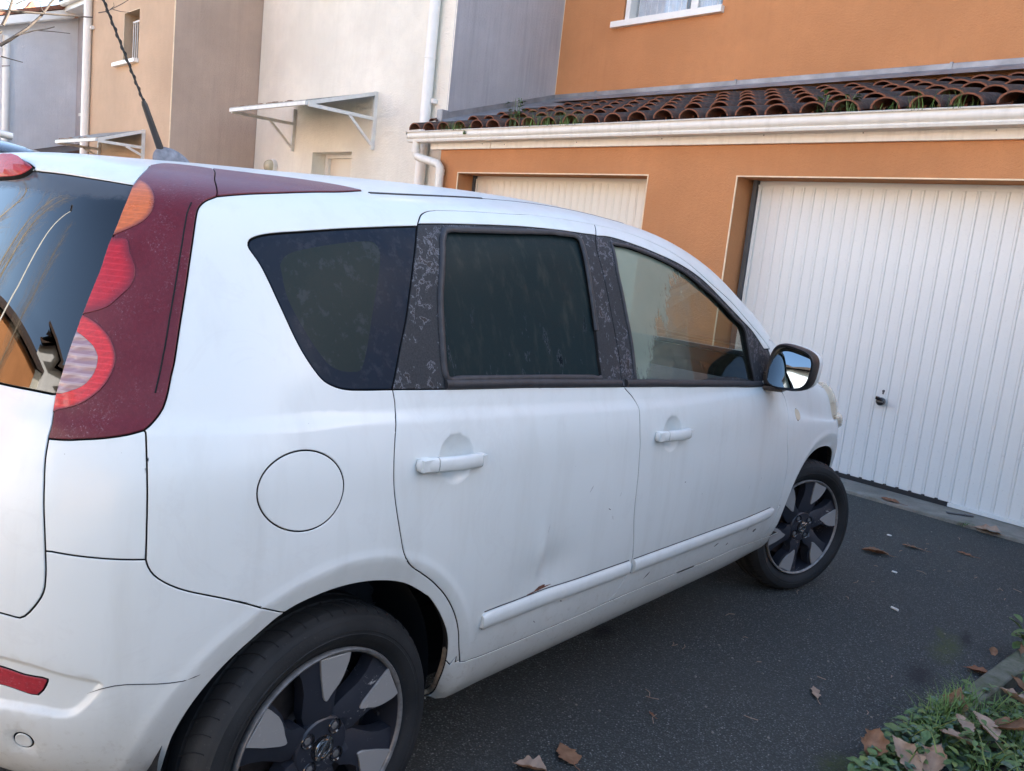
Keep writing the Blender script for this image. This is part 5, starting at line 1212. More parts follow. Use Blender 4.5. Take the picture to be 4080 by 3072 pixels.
# wheels
WRAD, RIMR = .293, .213
def make_wheel(a0):
    w = empty('wheel', (0, 0, 0), 0, car)
    bm = bmesh.new()
    prof = [(RIMR-.004, -.150), (RIMR+.010, -.165), (.245, -.186), (.272, -.187), (.286, -.172), (.2915, -.150)]
    for g in (-.135, -.098, -.062): prof += [(WRAD, g-.008), (WRAD-.007, g-.006), (WRAD-.007, g+.000), (WRAD, g+.002)]
    prof += [(WRAD, -.036), (.2915, -.026), (.289, -.020), (.2865, -.0175), (.283, -.010), (.279, -.0045), (.2745, -.001), (.2735, .0015), (.2715, .002), (.262, .006), (.2525, .0065), (.2515, .0052), (.246, .0052), (.245, .0062), (.236, .003), (.2275, -.003), (.2265, -.0045), (.220, -.009), (RIMR+.001, -.014), (RIMR-.006, -.022), (RIMR-.01, -.150)]
    lathe(bm, prof, 96)
    ty = bobj('tyre', bm, M['tyre'], w, smooth=38)
    bm = bmesh.new()                                              # sipes across the shoulder
    for i in range(56):
        a = 2*math.pi*i/56; pts = []
        for h, r in ((-.066, .2932), (-.05, .2933), (-.036, .2932), (-.026, .2918), (-.018, .2872), (-.0125, .2847)):
            b = a+(.085 if h < -.03 else .085)*((h+.0125)/.05)**2*.9; pts.append((h, math.cos(b)*r, math.sin(b)*r))
        tube(bm, pts, .0016, 4)
    bobj('tread_groove', bm, M['under'], ty)['kind'] = 'stuff'
    bm = bmesh.new()                                              # barrel and lip
    lathe(bm, [(RIMR-.002, -.016), (RIMR+.0005, -.0065), (RIMR-.003, -.0015), (RIMR-.007, -.003), (RIMR-.0095, -.006), (RIMR-.0105, -.010)], 96)
    rim = bobj('rim', bm, M['rim_lip'], w, smooth=60)
    bm = bmesh.new(); lathe(bm, [(RIMR-.0105, -.009), (RIMR-.013, -.030), (RIMR-.020, -.07), (RIMR-.030, -.17)], 96); bobj('rim_barrel', bm, M['rim_dark'], rim, smooth=60)
    pol = lambda r, d: (math.cos(RAD(d))*r, math.sin(RAD(d))*r)
    # dark spoke body: one plate per spoke with a window on each side
    bm = bmesh.new()
    for i in range(6):
        a = a0+60*i
        out = [pol(.203, a+13), pol(.17, a+12), pol(.14, a+13), pol(.115, a+17), pol(.09, a+24), pol(.058, a+30), pol(.058, a-30), pol(.085, a-27), pol(.105, a-19), pol(.125, a-18), pol(.14, a-22), pol(.155, a-24), pol(.178, a-25), pol(.203, a-25)]
        n = len(out); top = []; bot = []
        for (y, z) in out:
            r = math.hypot(y, z); d = (math.degrees(math.atan2(z, y))-a+180) % 360-180
            h = -.0085-.0145*max(0, min(1, (d-1)/13))-.006*max(0, min(1, (.14-r)/.08)) - (.006 if d < -20 else 0)
            top.append(bm.verts.new((h, y, z))); bot.append(bm.verts.new((-.055, y*.985, z*.985)))
        cen = [bm.verts.new((-.0085-.002, *pol(r_, a-.5))) for r_ in (.203, .16, .115, .075)]
        # face split along the spoke's ridge
        ridge = cen
        L_ = top[:6]; R_ = top[6:]
        bm.faces.new((ridge[0], top[0], top[1], ridge[1])[::-1]); bm.faces.new((ridge[1], top[1], top[2], ridge[2])[::-1]) ; bm.faces.new((ridge[2], top[2], top[3], top[4], ridge[3])[::-1]); bm.faces.new((ridge[3], top[4], top[5])[::-1])
        bm.faces.new((ridge[3], top[5], top[6])); bm.faces.new((ridge[3], top[6], top[7], top[8])); bm.faces.new((ridge[3], top[8], top[9], ridge[2])); bm.faces.new((ridge[2], top[9], top[10], top[11], ridge[1])); bm.faces.new((ridge[1], top[11], top[12], top[13], ridge[0]))
        for j in range(n): bm.faces.new((top[j], bot[j], bot[(j+1) % n], top[(j+1) % n]))
    lathe(bm, [(.0, -.012), (.060, -.0145), (.064, -.018), (.066, -.05)], 48)
    sp = bobj('spoke', bm, M['rim_dark'], w, smooth=24)
    for i in range(6):                                            # machined blades
        a = a0+60*i; bm = bmesh.new()
        out = [pol(.2035, a), pol(.16, a-.2), pol(.118, a-1.5), pol(.108, a-3.5), pol(.105, a-6), pol(.110, a-8), pol(.122, a-12.5), pol(.135, a-17.5), pol(.148, a-20.5), pol(.165, a-22), pol(.185, a-22.3), pol(.2035, a-22)]
        prism(bm, out, -.012, -.0058); es = [e for e in bm.edges]; bmesh.ops.bevel(bm, geom=es, offset=.0012, segments=1, affect='EDGES')
        bobj('blade', bm, M['alloy'], w, smooth=30)
    for i in range(4):
        b = 53+a0-97.5+90*i; y, z = pol(.0475, b)
        bm = bmesh.new(); lathe(bm, [(.0165, -.0125), (.0155, -.0105), (.0125, -.0125), (.0125, -.035)], 18, c=(0, y, z)); bobj('lug_hole', bm, M['gloss_black'], w, smooth=40)
        bm = bmesh.new(); lathe(bm, [(0, -.0122), (.0075, -.0125), (.009, -.0155), (.009, -.03)], 6, c=(0, y, z)); bobj('lug_nut', bm, M['rim_lip'], w)
    bm = bmesh.new(); lathe(bm, [(0, -.0085), (.024, -.0088), (.0275, -.0105), (.0285, -.016)], 40); cap = bobj('centre_cap', bm, M['gloss_black'], w, smooth=40)
    bm = bmesh.new(); pts = [(-.0078, .0185*math.cos(t), .0185*math.sin(t)) for t in np.linspace(0, 2*math.pi, 40)[:-1]]; tube(bm, pts, .0028, 8, closed=True)
    bx(bm, -.0085, -.0050, -.0262, .0262, -.0052, .0052, .001); eb = bobj('emblem', bm, M['chrome'], w, smooth=40, rot=(RAD(a0-97.5+52), 0, 0))
    tc_ = bpy.data.curves.new('emblem_text', 'FONT'); tc_.body = 'NISSAN'; tc_.size = .0105; tc_.align_x = 'CENTER'; tc_.align_y = 'CENTER'; tc_.extrude = .0004
    to = bpy.data.objects.new('emblem_text', tc_); COL.objects.link(to); dg = bpy.context.evaluated_depsgraph_get(); me = bpy.data.meshes.new_from_object(to.evaluated_get(dg)); bpy.data.objects.remove(to, do_unlink=True)
    me.materials.clear(); me.materials.append(M['black'])
    te = bpy.data.objects.new('emblem_text', me); COL.objects.link(te); te.parent = w
    te.matrix_basis = Matrix.Translation((-.0046, 0, 0)) @ Matrix.Rotation(RAD(a0-97.5+52), 4, 'X') @ Matrix(((0, 0, 1, 0), (1, 0, 0, 0), (0, 1, 0, 0), (0, 0, 0, 1)))
    bm = bmesh.new(); lathe(bm, [(.04, -.062), (.068, -.060), (.072, -.066), (.074, -.072), (.150, -.072), (.153, -.078), (.150, -.092), (.07, -.095)], 64); bobj('brake_drum', bm, M['disc'], w, smooth=40)
    bm = bmesh.new(); lathe(bm, [(0, -.10), (.20, -.10), (.20, -.17), (0, -.17)], 40); bobj('wheel_back', bm, M['under'], w)
    bm = bmesh.new(); b = a0-97.5+2.5; y, z = pol(.168, b); bar(bm, (-.05, y, z), (-.028, y*.97, z*.97), .006, .006); bobj('valve', bm, M['black'], w)
    return w
def copy_wheel(w):
    c = copyo(w, car)
    for ch_ in w.children:
        k_ = copyo(ch_, c)
        for g in ch_.children: copyo(g, k_)
    return c
RH = .305
wr = make_wheel(97.5); wr.location = (.800, 0, RH)
wf = make_wheel(97.5)
STEER = -0.36861
wf.rotation_euler = (RAD(80.3-97.5), 0, STEER); pv = Vector((.70, 2.6, RH)); wf.rotation_mode = 'ZYX' if False else 'XYZ'
wf.location = pv+Vector((math.cos(STEER), math.sin(STEER), 0))*.098
c = copy_wheel(wr); c.location = (-.800, 0, RH); c.rotation_euler = (0, 0, math.pi)
c = copy_wheel(wr); c.rotation_euler = (0, 0, math.pi+STEER); c.location = Vector((-.70, 2.6, RH))-Vector((math.cos(STEER), math.sin(STEER), 0))*.098
# wheel wells: arched liners
for yc, R_, zc, xw in ((0., .335, .345, .745), (2.6, .365, .345, .68)):
    for sgn in (1, -1):
        bm = bmesh.new(); xo, xi = sgn*xw, sgn*.46; pr_ = []
        for i in range(25):
            a = -.15+(math.pi+.3)*i/24; pr_.append((yc+math.cos(a)*R_, zc+math.sin(a)*R_*1.02))
        A = [bm.verts.new((xo, y, z)) for y, z in pr_]; B = [bm.verts.new((xi, y, z)) for y, z in pr_]
        for i in range(24): bm.faces.new((A[i], A[i+1], B[i+1], B[i]))
        bm.faces.new(B); bobj('wheel_well', bm, M['under'], car, smooth=60)
mud = bmesh.new()
p_, n_ = on(thin(CV['arch_r'][int(len(CV['arch_r'])*.78):], 4), -.012); tube(mud, p_, .006, 6); bobj('arch_edge', mud, plain('dried_mud', (.20, .15, .10), .95, var=.4, scale=60), car)
bm = bmesh.new(); bx(bm, -.70, .70, .36, 2.2, .30, .33); bx(bm, -.45, .45, -.45, 2.9, .30, .34); bobj('floor_pan', bm, M['under'], car)
# door mirrors
def door_mirror(sgn):
    X = lambda v: (sgn*v[0], v[1], v[2])
    mr = empty('door_mirror', (0, 0, 0), 0, car)
    c0 = Vector((.880, 1.905, 1.043)); rx, rz = .088, .079
    def outline(k, dx=0, dz=0):
        pts = []
        for i in range(40):
            a = 2*math.pi*i/40; ca, sa = math.cos(a), math.sin(a)
            x = math.copysign(abs(ca)**.62, ca)*rx*k; z = math.copysign(abs(sa)**.62, sa)*rz*k
            z *= 1-.16*(x/rx) if z > 0 else 1-.05*(x/rx); x += .10*z
            pts.append((x+dx, z+dz))
        return pts
    def ringv(bm, k, d, tw=0, dx=0, dz=0): return [bm.verts.new(X((c0.x+x-.03*0, c0.y+d-(x)*.16, c0.z+z))) for x, z in outline(k, dx, dz)]
    def skinr(bm, rs):
        for A, B in zip(rs, rs[1:]):
            for j in range(40): bm.faces.new((A[j], A[(j+1) % 40], B[(j+1) % 40], B[j]))
    bm = bmesh.new(); rs = [ringv(bm, .86, .03), ringv(bm, .88, -.010), ringv(bm, .97, -.014), ringv(bm, 1.01, -.004), ringv(bm, 1.02, .02), ringv(bm, 1.0, .045)]; skinr(bm, rs); o = bobj('mirror_housing', bm, M['black'], mr, smooth=60)
    bm = bmesh.new(); rs = [ringv(bm, 1.0, .045), ringv(bm, 1.015, .050), ringv(bm, .97, .085), ringv(bm, .82, .118), ringv(bm, .55, .138), ringv(bm, .2, .146)]; skinr(bm, rs); bm.faces.new(rs[-1]); bobj('mirror_cap', bm, W, mr, smooth=60)
    bm = bmesh.new(); f_ = [bm.verts.new(X((c0.x+x, c0.y+.012+x*.08+z*.27, c0.z+z))) for x, z in outline(.90)]; ce_ = bm.verts.new(X((c0.x, c0.y+.0095, c0.z)))
    for j in range(40): bm.faces.new((f_[j], f_[(j+1) % 40], ce_))
    bobj('mirror_glass', bm, M['mirror'], mr, smooth=180)
    bm = bmesh.new(); bar(bm, X((.745, 1.955, .985)), X((.85, 1.965, .990)), .07, .050); bar(bm, X((.76, 1.93, .955)), X((.86, 1.95, .962)), .09, .018); es = list(bm.edges); bmesh.ops.bevel(bm, geom=es, offset=.008, segments=2, affect='EDGES'); bobj('mirror_arm', bm, M['black'], mr, smooth=50)
door_mirror(1); door_mirror(-1)
sg = P['trim_f']
sp_ = dense(np.concatenate([raw('sail'), raw('sail')[:1]])); m_ = inside(sp_, CE) & (RID == 'trim_f')
# aerial on the roof
bm = bmesh.new(); ac = Vector((.02, .022, 1.468))
for i, (dy, r, h) in enumerate(()): pass
rings = []
for t_ in np.linspace(0, 1, 9):
    ring = []; h = math.sin(t_*math.pi/2)*.040; k_ = math.cos(t_*math.pi/2)
    for j in range(24):
        a = 2*math.pi*j/24; ring.append(bm.verts.new((ac.x+math.cos(a)*.019*max(k_, .02), ac.y-.012*h/.04+math.sin(a)*.048*max(k_, .02)*(1.25 if math.sin(a) > 0 else .8), ac.z-.008+h)))
    rings.append(ring)
for A, B in zip(rings, rings[1:]):
    for j in range(24): bm.faces.new((A[j], A[(j+1) % 24], B[(j+1) % 24], B[j]))
bm.faces.new(rings[-1]); an = bobj('aerial', bm, M['antenna_base'], car, smooth=60)
A0 = Vector([0.02, 0.0035, 1.4834]); A1 = Vector([0.02, -0.0471, 1.5957]); A2 = Vector([0.02, -0.1708, 1.8408])
bm = bmesh.new(); tube(bm, [A0, A0.lerp(A1, .1), A0.lerp(A1, .5), A0.lerp(A1, .93), A1], [.0095, .0085, .0075, .0068, .0045], 12); bobj('aerial_grip', bm, M['black'], an, smooth=50)
bm = bmesh.new(); dv = (A2-A1).normalized(); s_ = dv.cross(Vector((1, 0, 0))).normalized(); u_ = s_.cross(dv); pts = []; L_ = (A2-A1).length
tube(bm, [A1, A1.lerp(A2, .5), A2], .0026, 8)
for i in range(int(L_/.003)):
    t_ = i*.003; a = t_*2*math.pi/.026; pts.append(A1+dv*t_+s_*math.cos(a)*.0030+u_*math.sin(a)*.0030)
tube(bm, pts, .0018, 5); bobj('aerial_rod', bm, M['black'], an, smooth=60)
# cabin
bm = bmesh.new(); bx(bm, -.66, .66, 1.72, 2.25, .55, .93, .05); bx(bm, -.66, .66, 1.66, 1.80, .70, .90, .03); bobj('dashboard', bm, M['interior'], car, smooth=40)
bm = bmesh.new(); pts = [(-.36+.18*math.cos(t), 1.52+.06*math.sin(t), .90+.17*math.sin(t)) for t in np.linspace(0, 2*math.pi, 33)[:-1]]; tube(bm, pts, .014, 8, closed=True); bar(bm, (-.36, 1.52, .90), (-.36, 1.75, .80), .06, .06); bobj('steering_wheel', bm, M['black'], car, smooth=60)
def seat(x, y, wd):
    bm = bmesh.new(); bx(bm, x-wd/2, x+wd/2, y-.25, y+.25, .42, .58, .05)
    bar(bm, (x, y-.24, .55), (x, y-.36, 1.08), wd, .13, (0, 1, 0)); bar(bm, (x, y-.365, 1.10), (x, y-.385, 1.30), .26, .09, (0, 1, 0)); es = [e for e in bm.edges if e.calc_length() > .05]; bmesh.ops.bevel(bm, geom=es, offset=.03, segments=2, affect='EDGES'); bobj('seat', bm, M['fabric'], car, smooth=50)
seat(.36, 1.28, .48); seat(-.36, 1.28, .48); seat(.0, .42, 1.15)
bm = bmesh.new(); bx(bm, -.11, .11, 1.50, 1.53, 1.26, 1.33, .012); bobj('rear_view_mirror', bm, M['black'], car)
# long scratch across the bumper corner and chipped rust above the strip
sc_ = np.array([[a, b*QS] for a, b in SQ['scratch']]); p_, n_ = on(thin(dense(sc_), 2), .0003); bm = bmesh.new(); tube(bm, p_, [.0002]+[.0009]*(len(p_)-2)+[.0002], 4); bobj('scratch', bm, M['black'], car)
bm = bmesh.new()
rng = random.Random(3)
def chip(y, z, dy, dz, w):
    x0 = side_x(y, z)+.0012; n = 5; L_ = []; R_ = []
    for i in range(n+1):
        t_ = i/n; yy, zz = y+dy*t_, z+dz*t_; ww = w*math.sin(math.pi*(.1+.8*t_))*(.6+.8*rng.random()); xx = side_x(yy, zz)+.0012
        L_.append(bm.verts.new((xx, yy, zz+ww))); R_.append(bm.verts.new((xx, yy, zz-ww)))
    for i in range(n): bm.faces.new((L_[i], L_[i+1], R_[i+1], R_[i]))
for a in ((.78, .745, .014, .016, .0012), (.61, .665, .008, .022, .0012), (.88, .685, .012, -.006, .0013), (.905, .66, .006, -.012, .0013), (.93, .71, .006, .012, .0009), (1.02, .60, .001, -.008, .0012), (1.3, .70, .008, .0, .0016), (1.43, .64, .003, .006, .0012), (1.62, .42, .03, .008, .0016), (1.16, .41, .03, .018, .0016), (1.9, .62, .006, .018, .001), (1.8, .60, .006, .02, .001), (1.95, .41, .03, .006, .004), (1.99, .44, .01, .014, .002), (1.88, .43, .012, .01, .002), (2.02, .45, .004, .012, .002), (1.72, .405, .014, .006, .002), (.62, .425, .01, -.008, .0012), (.72, .455, .012, -.004, .0012)): chip(*a)
bobj('paint_chip', bm, M['black'], car)['kind'] = 'stuff'
bm = bmesh.new(); chip(.570, .510, .10, .004, .0022); chip(.60, .513, .045, .004, .0050)
t_ = NT('rust'); M['rust'] = t_.end(t_.bsdf(t_.mix(t_.ramp(t_.noise(90, 5), (.35, 0), (.65, 1)), (.05, .02, .015), (.22, .08, .04)), .9)); bobj('rust_patch', bm, M['rust'], car)
# ---------------------------------------------------------------- dark car in the next drive
gc = tag(empty('grey_car', (-3.35, -1.05, 0), THETA-.02), 'dark grey car with roof rails parked beyond the white car, only its roof showing', 'car')
g_s = np.concatenate([np.linspace(SMIN, Y0, 26), np.linspace(Y0, YF, 50)[1:], np.linspace(YF, SMAX, 22)[1:]]); g_q = np.linspace(0, 15, 46)
GS, GQ = np.meshgrid(g_s, g_q, indexing='ij'); GP = skin(GS, GQ)*np.array([1.02, 1.03, 1.085]); ng = GP.shape[1]
def gfaces(test):
    f = []
    for i in range(GP.shape[0]-1):
        for j in range(ng-1):
            s_, q_ = (g_s[i]+g_s[i+1])/2, (g_q[j]+g_q[j+1])/2; y_ = GP[i, j, 1]; z_ = GP[i, j, 2]
            win = (7.6 < q_ < 10.9 and -.2 < s_ < 1.75 and not .95 < s_ < 1.05) or (s_ < -.45 and 7.6 < q_ < 10.9) or (q_ > 11.8 and 1.4 < s_ < 2.25)
            hole = q_ < 5 and min(math.hypot(y_-0, z_-.36), math.hypot(y_-2.68, z_-.36)) < .34
            if not hole and win == test: f.append((i*ng+j, (i+1)*ng+j, (i+1)*ng+j+1, i*ng+j+1))
    return f
gv = GP.reshape(-1, 3); gm_ = gv*np.array([-1, 1, 1]); nn_ = len(gv)
for nm, t_, mt_ in (('body', False, M['grey_paint']), ('window', True, M['gloss_black'])):
    f = gfaces(t_); mobj(nm, np.concatenate([gv, gm_]), f+[tuple(i+nn_ for i in q[::-1]) for q in f], mt_, gc, True)
for sgn in (1, -1):
    bm = bmesh.new(); pts = [(sgn*.60, y, 1.085*float(np.interp(y, HY, HZ))-.005+.012*math.sin(math.pi*(y+.25)/1.6)) for y in np.linspace(-.25, 1.35, 14)]; tube(bm, pts, .018, 8); bobj('roof_rail', bm, M['galv'], gc, smooth=60)
for x, y, r in ((.80, 0, 0), (.80, 2.68, 0), (-.80, 0, math.pi), (-.80, 2.68, math.pi)):
    w_ = copyo(wr, gc, (x, y, .300), (0, 0, r), 'wheel')
    for ch_ in wr.children:
        if ch_.name.split('.')[0] in ('tyre', 'rim', 'spoke', 'blade'): copyo(ch_, w_)
# ---------------------------------------------------------------- fallen leaves, litter
def leaf_mesh(name, kind, mat, L, curl, seed):
    rng = random.Random(seed); n = 22; half = []
    for i in range(n+1):
        t_ = i/n
        if kind == 'plane':        # lobed plane leaf
            w = .46*math.sin(math.pi*min(1, t_*1.02))**.55*(1-.32*abs(math.sin(t_*math.pi*2.9+.5)))*(1.05-.45*t_)
        elif kind == 'oval': w = .30*math.sin(math.pi*t_)**.8*(1+.06*math.sin(t_*40))
        else: w = .16*math.sin(math.pi*t_)**.7*(1+.25*math.sin(t_*17+seed))
        half.append((t_, max(0, w)+.004))
    bm = bmesh.new(); rows = []
    for t_, w in half:
        row = []
        for k in (-1, -.55, 0, .55, 1):
            x = k*w*L*(1+.12*rng.uniform(-1, 1)*(abs(k) == 1)); y = (t_-.5)*L+(.10*L*math.cos(k*3)*0); z = curl*L*(abs(k)**1.6*w*1.4+.35*(t_-.5)**2)+.012*L*math.sin(t_*13+k*2+seed)+rng.uniform(-.01, .01)*L
            if kind == 'plane': y -= .12*L*abs(k)
            row.append(bm.verts.new((x, y, z)))
        rows.append(row)
    for A, B in zip(rows, rows[1:]):
        for j in range(4): bm.faces.new((A[j], A[j+1], B[j+1], B[j]))
    z0 = min(v.co.z for v in bm.verts)
    for v in bm.verts: v.co.z -= z0
    tube(bm, [(0, -.5*L, -z0), (.02*L, -.72*L, -z0*.6), (.06*L, -.9*L, .002)], .0011, 4)
    o = bobj(name, bm, mat, None, smooth=180); return o
LG = 'dry leaves fallen on the drive'
def leaf(loc, kind, mat, L, curl, rz, tilt, label, seed, group=LG, name='dry_leaf'):
    o = leaf_mesh(name, kind, mat, L, curl, seed); o.location = loc; o.rotation_euler = (tilt[0], tilt[1], rz); return tag(o, label, 'leaf', group)
leaf((.775, .875, .004), 'plane', M['leaf_brown'], .095, .10, 1.15, (0, .05), 'flat reddish brown leaf lying on asphalt at the bottom, beside a crumpled one', 1)
leaf((.768, .735, .004), 'plane', M['leaf_grey'], .085, .55, 2.4, (.15, .1), 'crumpled pale dry leaf at the very bottom edge, beside the flat brown leaf', 2)
leaf((1.006, 1.838, .004), 'strip', M['leaf_grey'], .085, .25, .62, (0, .1), 'narrow curled pale leaf on asphalt midway between rear wheel and kerb', 3)
leaf((.783, 1.247, .003), 'strip', M['leaf_red'], .03, .2, 1.2, (0, 0), 'tiny red leaf scrap on open asphalt above the flat brown leaf', 4)
leaf((.437, 3.565, .004), 'oval', M['leaf_brown'], .135, .35, 2.2, (.05, .15), 'curled orange brown leaf on asphalt right of the front wheel', 5)
leaf((.502, 3.875, .004), 'strip', M['leaf_brown'], .105, .2, 1.75, (0, .1), 'thin brown leaf sliver on asphalt between the front wheel leaf and threshold', 6)
leaf((.025, 4.70, .024), 'oval', M['leaf_red'], .13, .12, 1.4, (0, 0), 'brown leaf on the edge of the concrete threshold next to the front tyre', 7)
leaf((.61, 4.655, .012), 'plane', M['leaf_grey'], .15, .45, 1.9, (.1, -.1), 'pale curled leaf against the concrete threshold by the weed tuft', 8)
leaf((.70, 4.07, .004), 'strip', M['leaf_red'], .09, .12, 1.5, (0, 0), 'flat dark red leaf strip on asphalt below the weed tuft', 9)
leaf((1.265, 2.545, .006), 'plane', M['leaf_red'], .085, .35, 2.1, (.1, .1), 'small red brown leaf against the exposed kerb edge', 10)
leaf((1.245, 2.80, .006), 'oval', M['leaf_brown'], .05, .4, .4, (.5, .1), 'small upright brown leaf below the leafy sprig on the kerb', 25)
VG = 'dry leaves caught in the weeds'
for i, (x, y, kind, mt_, L, cu, rz, ti, lab) in enumerate((
    (1.315, 1.56, 'plane', 'leaf_brown', .105, .7, .3, (.5, .2), 'curled orange brown leaf at the left tip of the weeds on the kerb'),
    (1.386, 1.576, 'plane', 'leaf_grey', .11, .5, 1.1, (.55, -.2), 'folded grey brown leaf second from the left tip of the weeds'),
    (1.365, 2.03, 'plane', 'leaf_brown', .12, .3, .2, (.95, .1), 'upright orange leaf standing among grass where the kerb disappears'),
    (1.433, 1.90, 'oval', 'leaf_grey', .085, .4, .9, (.3, .2), 'pale brown leaf half hidden under grass in the middle of the weeds'),
    (1.452, 1.80, 'plane', 'leaf_grey', .135, .2, 2.5, (.35, .1), 'broad pale grey lobed leaf lying in the middle of the weeds'),
    (1.535, 2.01, 'plane', 'leaf_brown', .165, .28, -1.9, (.5, .1), 'largest tan lobed leaf lying in the weeds at the right edge'),
    (1.475, 1.955, 'oval', 'leaf_grey', .125, .3, .9, (.2, .3), 'long pinkish leaf lying left of the largest tan leaf'),
    (1.456, 1.63, 'plane', 'leaf_grey', .10, .8, .1, (.6, .0), 'tightly curled pale leaf at the bottom edge of the weeds'),
    (1.458, 2.25, 'plane', 'leaf_grey', .10, .5, 2.0, (.4, .2), 'grey brown curled leaf on soil under the kerb end'),
    (1.445, 2.44, 'plane', 'leaf_brown', .12, .4, 1.2, (.4, .1), 'russet leaf on the soil right behind the exposed kerb'),
    (1.352, 2.77, 'plane', 'leaf_brown', .10, .4, .8, (.6, .2), 'russet leaf on top of the kerb at the right edge under the sprig'))):
    leaf((x, y, .085 if y < 2.3 else .05), kind, M[mt_], L, cu, rz, ti, lab, 40+i, VG)
# litter
bm = bmesh.new(); a_, b_ = Vector((.338, 4.795, .028)), Vector((.46, 4.893, .028)); bar(bm, a_, a_.lerp(b_, .68), .026, .008); bar(bm, a_.lerp(b_, .70), b_, .030, .010); bmesh.ops.bevel(bm, geom=list(bm.edges), offset=.002, segments=1, affect='EDGES')
tag(bobj('plastic_strip', bm, M['steel_dark']), 'dark grey plastic strip lying on the concrete threshold below the white door', 'debris')
bm = bmesh.new(); tube(bm, [(.815, 2.875, .006), (.848, 2.868, .006)], .0052, 10); tag(bobj('cigarette_butt', bm, M['litter']), 'small white cigarette butt on asphalt beyond the front tyre', 'litter')
for i, (x, y, l_) in enumerate(((.333, 3.979, 'white paper scrap on asphalt just before the white garage door'), (.62, 3.37, 'second pale scrap on asphalt below the curled orange leaf'))):
    bm = bmesh.new(); bx(bm, x-.012, x+.012, y-.007, y+.007, 0, .006, .002); tag(bobj('paper_scrap', bm, M['litter']), l_, 'litter', 'litter scraps on the asphalt')
bm = bmesh.new()
for i in range(160):
    x, y = random.uniform(-1.2, 1.3), random.uniform(.5, 4.6); r = random.choice((.0012, .0016, .002, .0035))
    if y < 3.2 and x < .55: x = random.uniform(.55, 1.28)
    bx(bm, x-r, x+r, y-r*.7, y+r*.7, 0, r*1.2, r*.3)
tag(bobj('grit', bm, M['concrete']), kind='stuff')
bm = bmesh.new()
for i in range(34):
    x, y, a, l_ = random.uniform(.35, 1.25), random.uniform(1.2, 4.5), random.uniform(0, 6.3), random.uniform(.015, .06); tube(bm, [(x, y, .003), (x+math.cos(a)*l_*.5, y+math.sin(a)*l_*.5, .005), (x+math.cos(a+.3)*l_, y+math.sin(a+.3)*l_, .003)], .0012, 4)
tag(bobj('twig_litter', bm, M['leaf_grey']), kind='stuff')
# ---------------------------------------------------------------- weeds over the kerb
def broad_leaf(V, F, p, d, L, w, droop):
    # one small leaf of four quads along its midrib
    d = d.normalized(); s_ = d.cross(Vector((0, 0, 1)))
    if s_.length < .1: s_ = Vector((1, 0, 0))
    s_.normalize(); up = s_.cross(d); o = len(V)
    for i, (t_, k) in enumerate(((0, .12), (.3, .85), (.62, 1.0), (.86, .6), (1, .05))):
        c = p+d*L*t_-Vector((0, 0, 1))*droop*L*t_*t_; 
        V.append(c-s_*w*k*.5+up*w*.16*k); V.append(c); V.append(c+s_*w*k*.5+up*w*.16*k)
    for i in range(4): F += [(o+3*i, o+3*i+1, o+3*i+4, o+3*i+3), (o+3*i+1, o+3*i+2, o+3*i+5, o+3*i+4)]
def blade(V, F, p, a, h, lean, w):
    o = len(V); d = Vector((math.cos(a), math.sin(a), 0)); s_ = Vector((-d.y, d.x, 0))
    for i in range(5):
        t_ = i/4; c = p+d*lean*h*t_**1.8+Vector((0, 0, h*(t_-.25*lean*t_*t_))); k = w*(1-t_**1.5)+.0003; V.append(c-s_*k/2); V.append(c+s_*k/2)
    for i in range(4): F.append((o+2*i, o+2*i+1, o+2*i+3, o+2*i+2))
def edge_x(y): return float(np.interp(y, [1.2, 1.53, 1.7, 1.95, 2.1, 2.3, 2.45], [1.335, 1.32, 1.31, 1.30, 1.318, 1.35, 1.41]))
def ground_z(x, y): return .055 if 1.322 < x < 1.395 and y > 1.6 else (.012 if x > 1.39 else .004)
rv_ = random.Random(11); sets = {'green_a': ([], []), 'green_b': ([], []), 'green_c': ([], [])}
n_ = 0
while n_ < 2300:
    y = rv_.uniform(1.2, 3.4); x = rv_.uniform(1.2, 2.35); e = edge_x(min(y, 2.45))
    if y > 2.35 and x < 1.40: continue
    if x < e+.05*rv_.random(): continue
    if y > 2.2 and rv_.random() < .55: continue
    n_ += 1; z = ground_z(x, y)+rv_.random()**1.6*.05; a = rv_.uniform(0, 2*math.pi); el = rv_.uniform(-.1, .7); L = rv_.choice((.018, .024, .03, .038, .05))*(1.15 if y < 2.2 else 1)
    k = rv_.choices(('green_a', 'green_b', 'green_c'), (.56, .36, .08))[0]
    broad_leaf(*sets[k], Vector((x, y, z)), Vector((math.cos(a), math.sin(a), el)), L, L*rv_.uniform(.45, .8), rv_.uniform(.1, .5))
for i in range(620):                                                  # a denser mat where the weeds swallow the kerb
    y = rv_.uniform(1.25, 1.98); x = edge_x(y)+abs(rv_.gauss(0, .07)); a = rv_.uniform(0, 6.3); L = rv_.choice((.022, .03, .038)); k = rv_.choices(('green_a', 'green_b', 'green_c'), (.6, .3, .1))[0]
    broad_leaf(*sets[k], Vector((x, y, max(ground_z(x, y), .05)+rv_.random()*.035)), Vector((math.cos(a), math.sin(a), rv_.uniform(-.1, .5))), L, L*rv_.uniform(.45, .8), rv_.uniform(.1, .5))
